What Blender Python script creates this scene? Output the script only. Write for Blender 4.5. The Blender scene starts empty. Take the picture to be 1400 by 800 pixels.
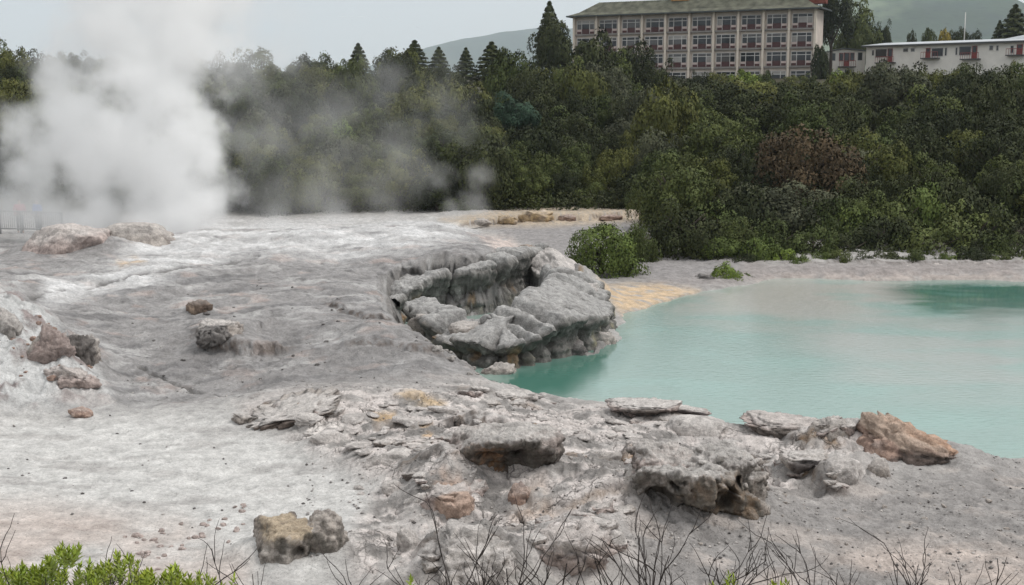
import bpy, bmesh, math, random
import numpy as np
from mathutils import Vector, Matrix

# ------------------------------------------------------------------ camera
SC = bpy.context.scene
COL = SC.collection
F, CX, CY, HZ, H = 1690.0, 700.0, 400.0, 150.0, 7.0      # lens in photo pixels, horizon row, eye height
TH = math.atan((CY - HZ) / F)
cd = bpy.data.cameras.new('camera'); cam = bpy.data.objects.new('camera', cd); COL.objects.link(cam)
cd.sensor_width = 36.0; cd.lens = 36.0 * F / 1400.0
cd.clip_start = 0.1; cd.clip_end = 30000
cam.location = (0, 0, H); cam.rotation_euler = (math.pi / 2 - TH, 0, 0)
SC.camera = cam

# ------------------------------------------------------------------ sky, sun, exposure
SUN_EL, SUN_AZ = math.radians(58), math.radians(95)     # azimuth measured from +Y towards +X
w = bpy.data.worlds.new('World'); SC.world = w; w.use_nodes = True
nt = w.node_tree; N = nt.nodes; L = nt.links
bg = N['Background']; bg.inputs[1].default_value = 0.1
sky = N.new('ShaderNodeTexSky'); sky.sky_type = 'NISHITA'; sky.sun_disc = False
sky.sun_elevation = SUN_EL; sky.sun_rotation = SUN_AZ; sky.air_density = 1.0; sky.dust_density = 2.0
tc = N.new('ShaderNodeTexCoord'); mp = N.new('ShaderNodeMapping'); mp.inputs['Scale'].default_value = (1, 1, 4)
no = N.new('ShaderNodeTexNoise'); no.inputs['Scale'].default_value = 2.2; no.inputs['Detail'].default_value = 5
L.new(tc.outputs['Generated'], mp.inputs[0]); L.new(mp.outputs[0], no.inputs['Vector'])
rp = N.new('ShaderNodeValToRGB'); rp.color_ramp.elements[0].position = 0.3; rp.color_ramp.elements[1].position = 0.75
rp.color_ramp.elements[0].color = (9.4, 9.5, 9.45, 1); rp.color_ramp.elements[1].color = (10.1, 10.1, 10.0, 1)
L.new(no.outputs[0], rp.inputs[0])
mx = N.new('ShaderNodeMix'); mx.data_type = 'RGBA'; mx.inputs[0].default_value = 0.88
L.new(sky.outputs[0], mx.inputs[6]); L.new(rp.outputs[0], mx.inputs[7]); L.new(mx.outputs[2], bg.inputs[0])
sd = bpy.data.lights.new('sun', 'SUN'); sd.energy = 2.0; sd.angle = math.radians(22); sd.color = (1.0, 0.975, 0.94)
sun = bpy.data.objects.new('sun', sd); COL.objects.link(sun)
sdir = Vector((math.sin(SUN_AZ) * math.cos(SUN_EL), math.cos(SUN_AZ) * math.cos(SUN_EL), math.sin(SUN_EL)))
sun.rotation_euler = (-sdir).to_track_quat('-Z', 'Y').to_euler(); sun.location = sdir * 60
vs = SC.view_settings; vs.view_transform = 'Standard'; vs.look = 'None'; vs.exposure = 0.0; vs.gamma = 1.0
vs.use_curve_mapping = False
SC.render.engine = 'CYCLES'
cy = SC.cycles
cy.max_bounces = 26; cy.diffuse_bounces = 3; cy.glossy_bounces = 2; cy.transmission_bounces = 2
cy.volume_bounces = 22; cy.transparent_max_bounces = 8
cy.use_denoising = True
cy.volume_max_steps = 256

rng = np.random.default_rng(7)

# ------------------------------------------------------------------ photo pixel <-> world
FW = np.array([0, math.cos(TH), -math.sin(TH)]); UP = np.array([0, math.sin(TH), math.cos(TH)])

def ray(px, py):
    d = FW + UP * ((CY - py) / F); d = d + np.array([1.0, 0, 0]) * ((px - CX) / F)
    return d

def PY(px, py, Y):                       # point seen at a photo pixel, Y metres ahead
    d = ray(px, py); return np.array([0, 0, H]) + d * (Y / d[1])

def PZ(px, py, z):                       # point seen at a photo pixel, at height z
    d = ray(px, py); return np.array([0, 0, H]) + d * ((z - H) / d[2])

def proj(x, y, z):
    zc = y * FW[1] + (z - H) * FW[2]; yc = y * UP[1] + (z - H) * UP[2]
    zc = np.maximum(zc, 0.05)
    return CX + F * x / zc, CY - F * yc / zc

# ------------------------------------------------------------------ numpy noise
def _hash(ix, iy, iz, seed):
    h = (ix.astype(np.int64) * 374761393 + iy.astype(np.int64) * 668265263 + iz.astype(np.int64) * 2147483647 + seed * 1274126177) & 0xFFFFFFFF
    h = ((h ^ (h >> 13)) * 1274126177) & 0xFFFFFFFF
    h = ((h ^ (h >> 16)) * 2246822519) & 0xFFFFFFFF
    h = h ^ (h >> 15)
    return h

def h01(ix, iy, iz, seed): return _hash(ix, iy, iz, seed).astype(np.float64) / 4294967295.0

_ang = np.arange(256) * (2 * math.pi / 256)
_GC, _GS = np.cos(_ang), np.sin(_ang)

def noise2(x, y, seed=0):
    ix = np.floor(x); iy = np.floor(y); fx = x - ix; fy = y - iy
    ix = ix.astype(np.int64); iy = iy.astype(np.int64); z = np.zeros_like(ix)
    u = fx * fx * fx * (fx * (fx * 6 - 15) + 10); v = fy * fy * fy * (fy * (fy * 6 - 15) + 10)
    def g(dx, dy):
        k = _hash(ix + dx, iy + dy, z, seed) & 255
        return _GC[k] * (fx - dx) + _GS[k] * (fy - dy)
    a = g(0, 0); b = g(1, 0); c = g(0, 1); d = g(1, 1)
    return ((a * (1 - u) + b * u) * (1 - v) + (c * (1 - u) + d * u) * v) * 1.5

def fbm2(x, y, oct=5, seed=0, gain=0.5, lac=2.03):
    s = np.zeros_like(x); a = 1.0; t = 0
    for i in range(oct):
        s += a * noise2(x, y, seed + i * 17); t += a; a *= gain; x = x * lac + 13.1; y = y * lac + 7.7
    return s / t

def ridge2(x, y, oct=4, seed=0, gain=0.5):
    s = np.zeros_like(x); a = 1.0; t = 0
    for i in range(oct):
        s += a * (1 - 2 * np.abs(noise2(x, y, seed + i * 17))); t += a; a *= gain; x = x * 2.03 + 3.1; y = y * 2.03 + 5.7
    return s / t

def noise3(p, seed=0):
    i = np.floor(p); f = p - i; i = i.astype(np.int64)
    u = f * f * f * (f * (f * 6 - 15) + 10)
    out = np.zeros(len(p))
    for dx in (0, 1):
        for dy in (0, 1):
            for dz in (0, 1):
                h = _hash(i[:, 0] + dx, i[:, 1] + dy, i[:, 2] + dz, seed)
                gx = ((h & 1023) / 511.5) - 1; gy = (((h >> 10) & 1023) / 511.5) - 1; gz = (((h >> 20) & 1023) / 511.5) - 1
                w_ = (u[:, 0] if dx else 1 - u[:, 0]) * (u[:, 1] if dy else 1 - u[:, 1]) * (u[:, 2] if dz else 1 - u[:, 2])
                out += w_ * (gx * (f[:, 0] - dx) + gy * (f[:, 1] - dy) + gz * (f[:, 2] - dz))
    return out * 1.2

def fbm3(p, oct=4, seed=0, gain=0.5):
    s = np.zeros(len(p)); a = 1.0; t = 0
    for i in range(oct):
        s += a * noise3(p, seed + i * 19); t += a; a *= gain; p = p * 2.03 + 11.3
    return s / t

def worley2(x, y, seed=0):
    ix = np.floor(x).astype(np.int64); iy = np.floor(y).astype(np.int64)
    f1 = np.full(x.shape, 9.0); f2 = np.full(x.shape, 9.0); idv = np.zeros(x.shape); z = np.zeros_like(ix)
    for dx in (-1, 0, 1):
        for dy in (-1, 0, 1):
            cx_ = ix + dx; cy_ = iy + dy
            ox = cx_ + h01(cx_, cy_, z, seed); oy = cy_ + h01(cx_, cy_, z, seed + 5)
            d = np.hypot(x - ox, y - oy)
            nearer = d < f1
            f2 = np.where(nearer, f1, np.minimum(f2, d)); idv = np.where(nearer, h01(cx_, cy_, z, seed + 9), idv); f1 = np.where(nearer, d, f1)
    return f1, f2, idv

def ss(a, b, x):
    t = np.clip((x - a) / (b - a), 0, 1); return t * t * (3 - 2 * t)

def poly_sd(x, y, poly):                  # signed distance to polygon, negative inside
    poly = np.asarray(poly, float); n = len(poly)
    d = np.full(x.shape, 1e18); inside = np.zeros(x.shape, bool)
    for i in range(n):
        ax, ay = poly[i]; bx, by = poly[(i + 1) % n]
        ex, ey = bx - ax, by - ay; wx, wy = x - ax, y - ay
        t = np.clip((wx * ex + wy * ey) / (ex * ex + ey * ey + 1e-12), 0, 1)
        d = np.minimum(d, (wx - ex * t) ** 2 + (wy - ey * t) ** 2)
        c = (ay > y) != (by > y)
        with np.errstate(divide='ignore', invalid='ignore'):
            inside ^= c & (x < ex * (y - ay) / (by - ay if by != ay else 1e-9) + ax)
    return np.where(inside, -1, 1) * np.sqrt(d)

# ------------------------------------------------------------------ object helpers
def mesh_np(name, v, faces, cols=None, smooth=False):
    """v (n,3); faces list of (m,k) int arrays; cols (n,3)"""
    me = bpy.data.meshes.new(name)
    if isinstance(faces, np.ndarray): faces = [faces]
    loops = np.concatenate([f.ravel() for f in faces]).astype(np.int32)
    tot = np.concatenate([np.full(len(f), f.shape[1], np.int32) for f in faces])
    st = np.concatenate([[0], np.cumsum(tot)[:-1]]).astype(np.int32)
    me.vertices.add(len(v)); me.vertices.foreach_set('co', np.asarray(v, np.float32).ravel())
    me.loops.add(len(loops)); me.loops.foreach_set('vertex_index', loops)
    me.polygons.add(len(tot)); me.polygons.foreach_set('loop_start', st)
    try: me.polygons.foreach_set('loop_total', tot)
    except Exception: pass
    if smooth: me.polygons.foreach_set('use_smooth', np.ones(len(tot), bool))
    me.update(calc_edges=True)
    if cols is not None:
        a = me.color_attributes.new('Col', 'FLOAT_COLOR', 'POINT')
        c4 = np.ones((len(v), 4), np.float32); c4[:, :3] = np.clip(cols, 0, 1); a.data.foreach_set('color', c4.ravel())
    return me

def link(name, me, mat=None, parent=None):
    o = bpy.data.objects.new(name, me); COL.objects.link(o)
    if me is not None and mat is not None and not me.materials: me.materials.append(mat)
    if parent is not None: o.parent = parent
    return o

def tag(o, label=None, cat=None, group=None, kind=None):
    if label: o['label'] = label
    if cat: o['category'] = cat
    if group: o['group'] = group
    if kind: o['kind'] = kind
    return o

class MB:                                # collects boxes and tubes into one mesh
    def __init__(s): s.v = []; s.f = []
    def box(s, x0, x1, y0, y1, z0, z1):
        b = len(s.v)
        s.v += [(x, y, z) for z in (z0, z1) for x, y in ((x0, y0), (x1, y0), (x1, y1), (x0, y1))]
        s.f += [tuple(b + i for i in q) for q in ((3, 2, 1, 0), (4, 5, 6, 7), (0, 1, 5, 4), (1, 2, 6, 5), (2, 3, 7, 6), (3, 0, 4, 7))]
        return s
    def prism(s, pts, z0, z1):
        b = len(s.v); n = len(pts)
        s.v += [(x, y, z0) for x, y in pts] + [(x, y, z1) for x, y in pts]
        s.f += [tuple(range(b + n - 1, b - 1, -1)), tuple(range(b + n, b + 2 * n))]
        s.f += [(b + i, b + (i + 1) % n, b + n + (i + 1) % n, b + n + i) for i in range(n)]
        return s
    def tube(s, pts, radii, n=6):
        b = len(s.v); pts = [Vector(p) for p in pts]; m = len(pts)
        for i, p in enumerate(pts):
            t = (pts[min(i + 1, m - 1)] - pts[max(i - 1, 0)]).normalized()
            a = t.orthogonal().normalized() if i == 0 else (a - t * a.dot(t)).normalized()
            c = t.cross(a)
            for k in range(n):
                an = 2 * math.pi * k / n
                s.v.append(tuple(p + (a * math.cos(an) + c * math.sin(an)) * radii[i]))
        for i in range(m - 1):
            for k in range(n):
                s.f.append((b + i * n + k, b + i * n + (k + 1) % n, b + (i + 1) * n + (k + 1) % n, b + (i + 1) * n + k))
        s.f.append(tuple(b + k for k in range(n - 1, -1, -1))); s.f.append(tuple(b + (m - 1) * n + k for k in range(n)))
        return s
    def mesh(s, name, smooth=False):
        me = bpy.data.meshes.new(name); me.from_pydata(s.v, [], s.f); me.update()
        if smooth: me.polygons.foreach_set('use_smooth', np.ones(len(me.polygons), bool))
        return me

# ------------------------------------------------------------------ materials
def mat_new(name):
    m = bpy.data.materials.new(name); m.use_nodes = True
    return m, m.node_tree.nodes, m.node_tree.links, m.node_tree.nodes['Principled BSDF']

def mat_plain(name, col, rough=0.7, var=0.15, scale=3.0, bump=0.1, spec=0.3):
    m, N, L, b = mat_new(name)
    tc = N.new('ShaderNodeTexCoord'); n = N.new('ShaderNodeTexNoise'); n.inputs['Scale'].default_value = scale; n.inputs['Detail'].default_value = 6
    L.new(tc.outputs['Object'], n.inputs['Vector'])
    r = N.new('ShaderNodeValToRGB'); r.color_ramp.elements[0].position = 0.3; r.color_ramp.elements[1].position = 0.7
    r.color_ramp.elements[0].color = tuple(c * (1 - var) for c in col) + (1,); r.color_ramp.elements[1].color = tuple(min(1, c * (1 + var)) for c in col) + (1,)
    L.new(n.outputs[0], r.inputs[0]); L.new(r.outputs[0], b.inputs['Base Color'])
    b.inputs['Roughness'].default_value = rough; b.inputs['Specular IOR Level'].default_value = spec
    if bump:
        bp = N.new('ShaderNodeBump'); bp.inputs['Strength'].default_value = bump; bp.inputs['Distance'].default_value = 0.02
        L.new(n.outputs[0], bp.inputs['Height']); L.new(bp.outputs[0], b.inputs['Normal'])
    return m

def mat_rock(name, coarse=5.0, fine=28.0, bump=0.6, dist=0.04, var=0.28):
    """vertex colour 'Col' carries the mineral colour and painted crevice shade; grain and relief are procedural"""
    m, N, L, b = mat_new(name)
    at = N.new('ShaderNodeVertexColor'); at.layer_name = 'Col'
    ge = N.new('ShaderNodeNewGeometry')
    n1 = N.new('ShaderNodeTexNoise'); n1.inputs['Scale'].default_value = coarse; n1.inputs['Detail'].default_value = 8; n1.inputs['Roughness'].default_value = 0.65
    n2 = N.new('ShaderNodeTexNoise'); n2.inputs['Scale'].default_value = fine; n2.inputs['Detail'].default_value = 5; n2.inputs['Roughness'].default_value = 0.7
    vo = N.new('ShaderNodeTexVoronoi'); vo.inputs['Scale'].default_value = coarse * 1.7
    for n in (n1, n2, vo): L.new(ge.outputs['Position'], n.inputs['Vector'])
    mr = N.new('ShaderNodeMapRange'); mr.inputs[1].default_value = 0.3; mr.inputs[2].default_value = 0.7; mr.inputs[3].default_value = 1 - var; mr.inputs[4].default_value = 1 + var
    L.new(n1.outputs[0], mr.inputs[0])
    mr2 = N.new('ShaderNodeMapRange'); mr2.inputs[1].default_value = 0.3; mr2.inputs[2].default_value = 0.7; mr2.inputs[3].default_value = 1 - var * .8; mr2.inputs[4].default_value = 1 + var * .8
    L.new(n2.outputs[0], mr2.inputs[0])
    mu = N.new('ShaderNodeMath'); mu.operation = 'MULTIPLY'; L.new(mr.outputs[0], mu.inputs[0]); L.new(mr2.outputs[0], mu.inputs[1])
    n3 = N.new('ShaderNodeTexNoise'); n3.inputs['Scale'].default_value = fine * 2.6; n3.inputs['Detail'].default_value = 3; L.new(ge.outputs['Position'], n3.inputs['Vector'])
    mr3 = N.new('ShaderNodeMapRange'); mr3.inputs[1].default_value = 0.30; mr3.inputs[2].default_value = 0.42; mr3.inputs[3].default_value = .55; mr3.inputs[4].default_value = 1.03; L.new(n3.outputs[0], mr3.inputs[0])
    mu0 = mu; mu = N.new('ShaderNodeMath'); mu.operation = 'MULTIPLY'; L.new(mu0.outputs[0], mu.inputs[0]); L.new(mr3.outputs[0], mu.inputs[1])
    vm = N.new('ShaderNodeVectorMath'); vm.operation = 'SCALE'; L.new(at.outputs[0], vm.inputs[0]); L.new(mu.outputs[0], vm.inputs['Scale'])
    L.new(vm.outputs[0], b.inputs['Base Color'])
    ad = N.new('ShaderNodeMath'); ad.operation = 'MULTIPLY_ADD'; ad.inputs[1].default_value = 0.35
    L.new(n2.outputs[0], ad.inputs[0]); L.new(n1.outputs[0], ad.inputs[2])
    bp = N.new('ShaderNodeBump'); bp.inputs['Strength'].default_value = bump; bp.inputs['Distance'].default_value = dist
    L.new(ad.outputs[0], bp.inputs['Height']); L.new(bp.outputs[0], b.inputs['Normal'])
    b.inputs['Roughness'].default_value = 0.85; b.inputs['Specular IOR Level'].default_value = 0.25
    return m

def mat_leaf(name, c0, c1, rough=0.6, spec=0.12):
    """leaf colour between c0 and c1 from one plant to the next, times the per-clump vertex tint"""
    m, N, L, b = mat_new(name)
    at = N.new('ShaderNodeVertexColor'); at.layer_name = 'Col'
    oi = N.new('ShaderNodeObjectInfo')
    mx = N.new('ShaderNodeMix'); mx.data_type = 'RGBA'; mx.inputs[6].default_value = c0 + (1,); mx.inputs[7].default_value = c1 + (1,)
    L.new(oi.outputs['Random'], mx.inputs[0])
    mm = N.new('ShaderNodeMix'); mm.data_type = 'RGBA'; mm.blend_type = 'MULTIPLY'; mm.inputs[0].default_value = 1
    sc = N.new('ShaderNodeVectorMath'); sc.operation = 'SCALE'; sc.inputs['Scale'].default_value = 2.0
    L.new(at.outputs[0], sc.inputs[0]); L.new(mx.outputs[2], mm.inputs[6]); L.new(sc.outputs[0], mm.inputs[7])
    L.new(mm.outputs[2], b.inputs['Base Color'])
    b.inputs['Roughness'].default_value = rough; b.inputs['Specular IOR Level'].default_value = spec
    return m

M_ground = mat_rock('sinter_ground', 2.6, 17.0, 0.9, 0.06, 0.26)
M_rock = mat_rock('sinter_rock', 5.0, 22.0, 1.0, 0.07, 0.36)
M_hill = mat_plain('hill_soil', (0.05, 0.05, 0.03), 0.95, 0.4, 0.8)
M_bark = mat_plain('bark', (0.07, 0.055, 0.045), 0.9, 0.3, 6)
M_twig = mat_plain('burnt_twig', (0.055, 0.046, 0.043), 0.85, 0.35, 20, 0.2)

def add_cracks(m):
    N = m.node_tree.nodes; L = m.node_tree.links; b = N['Principled BSDF']; ge = N.new('ShaderNodeNewGeometry'); at = N.new('ShaderNodeAttribute'); at.attribute_name = 'crust'
    wn = N.new('ShaderNodeTexNoise'); wn.inputs['Scale'].default_value = 3.0; wn.inputs['Detail'].default_value = 4; L.new(ge.outputs['Position'], wn.inputs['Vector'])
    wv = N.new('ShaderNodeVectorMath'); wv.operation = 'MULTIPLY_ADD'; wv.inputs[1].default_value = (.28, .28, .28); L.new(wn.outputs['Color'], wv.inputs[0]); L.new(ge.outputs['Position'], wv.inputs[2])
    out = None
    for sc_, wd_ in ((2.1, .035), (6.5, .06)):
        v = N.new('ShaderNodeTexVoronoi'); v.feature = 'DISTANCE_TO_EDGE'; v.inputs['Scale'].default_value = sc_; L.new(wv.outputs[0], v.inputs['Vector'])
        r = N.new('ShaderNodeMapRange'); r.inputs[1].default_value = 0; r.inputs[2].default_value = wd_; r.inputs[3].default_value = 1; r.inputs[4].default_value = 0; L.new(v.outputs['Distance'], r.inputs[0])
        if out is None: out = r.outputs[0]
        else:
            k = N.new('ShaderNodeMath'); k.operation = 'MULTIPLY_ADD'; k.inputs[1].default_value = .55; L.new(r.outputs[0], k.inputs[0]); L.new(out, k.inputs[2]); out = k.outputs[0]
    # cracks come and go
    gn = N.new('ShaderNodeTexNoise'); gn.inputs['Scale'].default_value = 1.1; gn.inputs['Detail'].default_value = 3; L.new(ge.outputs['Position'], gn.inputs['Vector'])
    gr = N.new('ShaderNodeMapRange'); gr.inputs[1].default_value = .42; gr.inputs[2].default_value = .6; L.new(gn.outputs[0], gr.inputs[0])
    k = N.new('ShaderNodeMath'); k.operation = 'MULTIPLY'; L.new(out, k.inputs[0]); L.new(gr.outputs[0], k.inputs[1])
    k2 = N.new('ShaderNodeMath'); k2.operation = 'MULTIPLY'; k2.use_clamp = True; L.new(k.outputs[0], k2.inputs[0]); L.new(at.outputs['Fac'], k2.inputs[1])
    col = b.inputs['Base Color'].links[0].from_socket; mx = N.new('ShaderNodeMix'); mx.data_type = 'RGBA'; mx.inputs[7].default_value = (.13, .12, .11, 1)
    kk = N.new('ShaderNodeMath'); kk.operation = 'MULTIPLY'; kk.inputs[1].default_value = .75; L.new(k2.outputs[0], kk.inputs[0]); L.new(kk.outputs[0], mx.inputs[0]); L.new(col, mx.inputs[6]); L.new(mx.outputs[2], b.inputs['Base Color'])
    bp = [n for n in N if n.type == 'BUMP'][0]; hs = bp.inputs['Height'].links[0].from_socket
    su = N.new('ShaderNodeMath'); su.operation = 'MULTIPLY_ADD'; su.inputs[1].default_value = -.7; L.new(k2.outputs[0], su.inputs[0]); L.new(hs, su.inputs[2]); L.new(su.outputs[0], bp.inputs['Height'])
add_cracks(M_ground)

# ------------------------------------------------------------------ ground shape
def ctrl(): 
    pts = []
    zc = [(-60,800,.9),(0,800,.9),(350,800,.75),(700,800,.7),(1050,800,.6),(1400,800,.6),(1500,800,.6),(-60,700,.85),(0,700,.8),(350,700,.7),(700,700,.75),(1050,700,.5),(1400,700,.4),
          (0,600,.75),(200,600,.7),(400,600,.75),(600,590,.95),(800,590,.8),(1000,620,.5),(1400,645,.25),(1500,640,.2),(1200,650,.35),
          (300,560,.8),(500,545,.95),(650,532,.75),(700,540,.5),(760,555,.4),(850,565,.5),(1000,590,.45),(100,575,.7),
          (500,500,.9),(600,500,.85),(650,505,.6),(300,500,.85),(200,520,.8),(300,470,1.05),(450,465,1.15),(550,455,1.2),(180,480,1.0),
          (-60,480,1.7),(0,470,1.75),(60,480,1.35),(0,420,2.1),(-60,410,2.4),(50,420,1.7),(100,440,1.4),(120,500,.95),(0,545,.95),
          (300,430,1.25),(450,420,1.35),(545,408,1.25),(555,388,1.35),(590,372,1.6),(612,356,1.85),(200,420,1.3),(110,400,1.5),(300,390,1.5),(450,380,1.65),(640,340,2.05),
          (160,380,1.6),(40,385,1.75),(-60,380,1.8),(300,350,1.8),(450,340,1.95),(600,322,2.1),(690,335,1.85),(350,310,2.15),(500,306,2.2),(600,306,2.2),(200,322,2.0),(100,338,1.8),(0,345,1.55),(-60,345,1.5),
          (720,310,.45),(850,310,.45),(760,345,.4),(800,380,.3),(860,370,.35),(900,395,.12),(950,390,.12),(1000,370,.3),(1100,366,.35),(1250,368,.35),(1400,366,.35),(1500,366,.35),(640,290,.7)]
    for px, py, z in zc:
        p = PZ(px, py, z); pts.append((p[0], p[1], z))
    for px, Y, z in [(0,57,1.0),(200,59,.5),(300,59,.35),(500,59,.3),(640,59,.35),(-60,57,1.0),(0,68,.9),(200,70,.4),(300,72,.25),(500,72,.25),(620,73,.3),(700,75,.5),(900,66,.5),(1100,58,.6),(1400,58,.6),(1500,58,.6),(-60,68,.9)]:
        pts.append(((px - CX) / F * Y, Y, z))
    return np.array(pts)
CT = ctrl()
def uv_(x, y):
    r = np.hypot(x, y); return np.clip(np.arctan2(x, np.maximum(y, 1e-3)), -.47, .47) * 3.2, np.log(np.clip(r, 16, 76)) * 1.6
cu, cv = uv_(CT[:, 0], CT[:, 1])
def _k(r2): return 0.5 * r2 * np.log(r2 + 1e-9)
A = _k((cu[:, None] - cu) ** 2 + (cv[:, None] - cv) ** 2); n_ = len(cu)
A += np.eye(n_) * 2e-3
Pm = np.stack([np.ones(n_), cu, cv], 1)
S_ = np.block([[A, Pm], [Pm.T, np.zeros((3, 3))]])
W_ = np.linalg.solve(S_, np.concatenate([CT[:, 2], np.zeros(3)]))
def tps(x, y):
    u, v = uv_(x, y); out = W_[n_] + W_[n_ + 1] * u + W_[n_ + 2] * v
    for i in range(n_): out = out + W_[i] * _k((u - cu[i]) ** 2 + (v - cv[i]) ** 2)
    return out

def gp(l): return [tuple(PZ(px, py, 0.0)[:2]) for px, py in l]
POOL = gp([(688,519),(705,531),(745,541),(800,549),(850,556),(905,568),(960,582),(1010,592),(1080,600),(1150,612),(1240,628),(1320,634),(1400,630),(1520,628),(1640,560),(1640,420),(1520,386),
           (1400,385),(1290,383),(1200,384),(1120,381),(1060,381),(1040,386),(1000,393),(960,398),(945,403),(900,416),(858,429),(846,436),(848,452),(838,470),(815,484),(790,492),(765,497),(735,506),(700,513)])
CRATER = [((px - CX) / F * Y, Y) for px, Y in [(556,41.2),(600,42.3),(640,41.7),(665,42.4),(695,43.2),(735,46.8),(762,46.4),(774,42.5),(776,39.5),(792,37),(800,34.4),(745,32.6),(702,31.5),(664,31.6),(628,32.1),(592,33.3),(566,35.6),(557,38.6)]]

def base_hill(x, y):
    az = np.arctan2(x, np.maximum(y, 1e-3)); r = np.hypot(x, y)
    px = CX + F * np.tan(np.clip(az, -1.2, 1.2))
    t = ss(560, 960, px)
    r0 = 77 * (1 - t) + 58.5 * t; bm_ = ss(590, 660, px) * (1 - ss(880, 925, px)); r0 = r0 * (1 - bm_) + 77.5 * bm_
    s1 = 0.118 * (1 - t) + 0.10 * t
    d = np.maximum(r - r0, 0)
    z = s1 * np.minimum(d, 55) + 0.062 * np.clip(d - 55, 0, 110)
    z *= ss(0, 8, d) * .5 + .5
    return z * ss(0.0, 2.0, d), r0

SWELL = [tuple(PZ(a, b, .6)[:2]) + (c, d) for a, b, c, d in [(942,640,1.2,.12),(690,615,1.3,.12),(925,580,1.3,.12),(1085,600,1.2,.12),(640,775,.8,.30),(780,772,.9,.26),(415,565,1.3,.08),
          (606,690,.8,.2),(388,760,.8,.12),(536,640,.9,.14),(450,603,1.0,.1),(1140,652,.9,.16),(800,722,.9,.14),(80,510,1.3,.35)]]
SCARP = [([(835,640),(850,655),(900,662),(950,660),(1000,655),(1038,640),(1045,625)], .42, 1.3), ([(608,612),(640,620),(690,628),(735,628),(758,614)], .34, 1.0), ([(828,556),(860,576),(900,582),(960,572)], .20, .7),
         ([(1012,582),(1060,602),(1110,612),(1165,618)], .26, .8), ([(325,574),(370,584),(430,584),(472,570)], .20, .8), ([(700,724),(760,728),(830,722),(860,716)], .14, .6), ([(252,452),(290,470),(350,474),(415,464)], .42, 2.2),
         ([(560,668),(600,690),(650,690)], .15, .6), ([(500,600),(560,622),(610,612)], .10, .6), ([(600,545),(680,552),(760,560)], .10, .7), ([(1060,648),(1100,654),(1140,668),(1180,668)], .22, .7), ([(560,790),(620,800),(700,796)], .2, .6), ([(720,782),(780,790),(850,780)], .2, .6), ([(440,420),(500,440),(560,436)], .25, 1.6), ([(460,470),(540,500),(620,506)], .20, 1.2)]
SCW = [(np.array([PZ(a, b, .62 if b > 480 else 1.15)[:2] for a, b in pl]), hh, ll) for pl, hh, ll in SCARP]
SCW += [(np.array([((a - CX) / F * Y, Y) for a, Y in pl]), hh, ll) for pl, hh, ll in [([(590,70.0),(640,71.5),(680,71.9),(730,73.6),(800,73.2),(850,74.2),(900,74.6),(960,75.0)], .45, 5.0), ([(1040,52.9),(1150,53.3),(1290,53.0),(1380,53.4),(1460,53.4)], .16, 1.0)]]
def scarps(x, y):
    tot = np.zeros_like(x); edge = np.zeros_like(x)
    jx = .30 * noise2(x * 1.3, y * 1.3, 91) + .14 * noise2(x * 3.4, y * 3.4, 92) + .05 * noise2(x * 9, y * 9, 93); jy = .30 * noise2(x * 1.3 + 5, y * 1.3, 94) + .14 * noise2(x * 3.4, y * 3.4 + 7, 95) + .06 * noise2(x * 9, y * 9, 96)
    for P_, hh, ll in SCW:
        lo = P_.min(0) - 3.5; hi = P_.max(0) + np.array([3.5, 6.5]); m = np.nonzero((x > lo[0]) & (x < hi[0]) & (y > lo[1]) & (y < hi[1]))[0]
        if not len(m): continue
        xx = x[m] + jx[m]; yy = y[m] + jy[m]; best = np.full(len(m), 1e9); sg = np.zeros(len(m)); en = np.zeros(len(m)); n_s = len(P_) - 1
        for i in range(n_s):
            a, b = P_[i], P_[i + 1]; e = b - a; wx, wy = xx - a[0], yy - a[1]; t = np.clip((wx * e[0] + wy * e[1]) / (e @ e), 0, 1); d = np.hypot(wx - e[0] * t, wy - e[1] * t)
            nr_ = d < best; side = e[0] * wy - e[1] * wx; best = np.where(nr_, d, best); sg = np.where(nr_, np.sign(side), sg); en = np.where(nr_, (i + t) / n_s, en)
        sv = best * sg; fade = ss(0, .2, en) * ss(1, .8, en)
        up = ss(-.16, .24, sv) * .85 * np.exp(-np.maximum(sv, 0) / ll) * fade * hh
        tot[m] = np.maximum(tot[m], up); edge[m] = np.maximum(edge[m], (1 - ss(.0, .22, np.abs(sv - .02))) * fade * min(1, hh / .25))
    return tot, edge
def height(x, y, detail=True):
    r = np.hypot(x, y)
    h = tps(x, y)
    hb, r0 = base_hill(x, y)
    bank = 5.25 - (np.clip(r, 2.4, 15.2) - 2.4) * (4.5 / 12.8)
    k = ss(13.6, 16.0, r); h = h * k + np.maximum(bank, h * 0 + .3) * (1 - k)
    back = ss(1.45, 1.75, np.abs(np.arctan2(x, y)))          # behind the viewer the lookout stays level
    h = h * (1 - back) + 5.2 * back
    h = h + hb * (1 - back)
    for sx_, sy_, sw_, sh_ in SWELL: h = h + sh_ * np.exp(-((x - sx_) ** 2 + (y - sy_) ** 2) / (sw_ * sw_))
    h = h + scarps(x, y)[0]
    # crater in the mound
    sdc = poly_sd(x, y, CRATER)
    sdc = sdc + 0.22 * noise2(x * 1.1, y * 1.1, 41) + .10 * noise2(x * 2.7, y * 2.7, 42)
    wall = ss(-0.10, 0.95, sdc)
    h = np.where(sdc < 1.2, (-0.25) * (1 - wall) + h * wall, h)
    # pool basin
    sp = poly_sd(x, y, POOL)
    sp = sp + 0.25 * noise2(x * .6, y * .6, 3) + .1 * noise2(x * 2, y * 2, 4)
    h = np.where(sp < 0, np.minimum(h, -0.05 + np.maximum(sp, -4) * .35), np.minimum(h, 0.03 + sp * .30 + 0.45 * ss(0, .5, sp) * ss(0.5, .8, h)) * 1.0)
    return h, sp, sdc

def gh(x, y):
    a, b = np.atleast_1d(np.float64(x)), np.atleast_1d(np.float64(y)); return height(a, b)[0]

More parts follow.
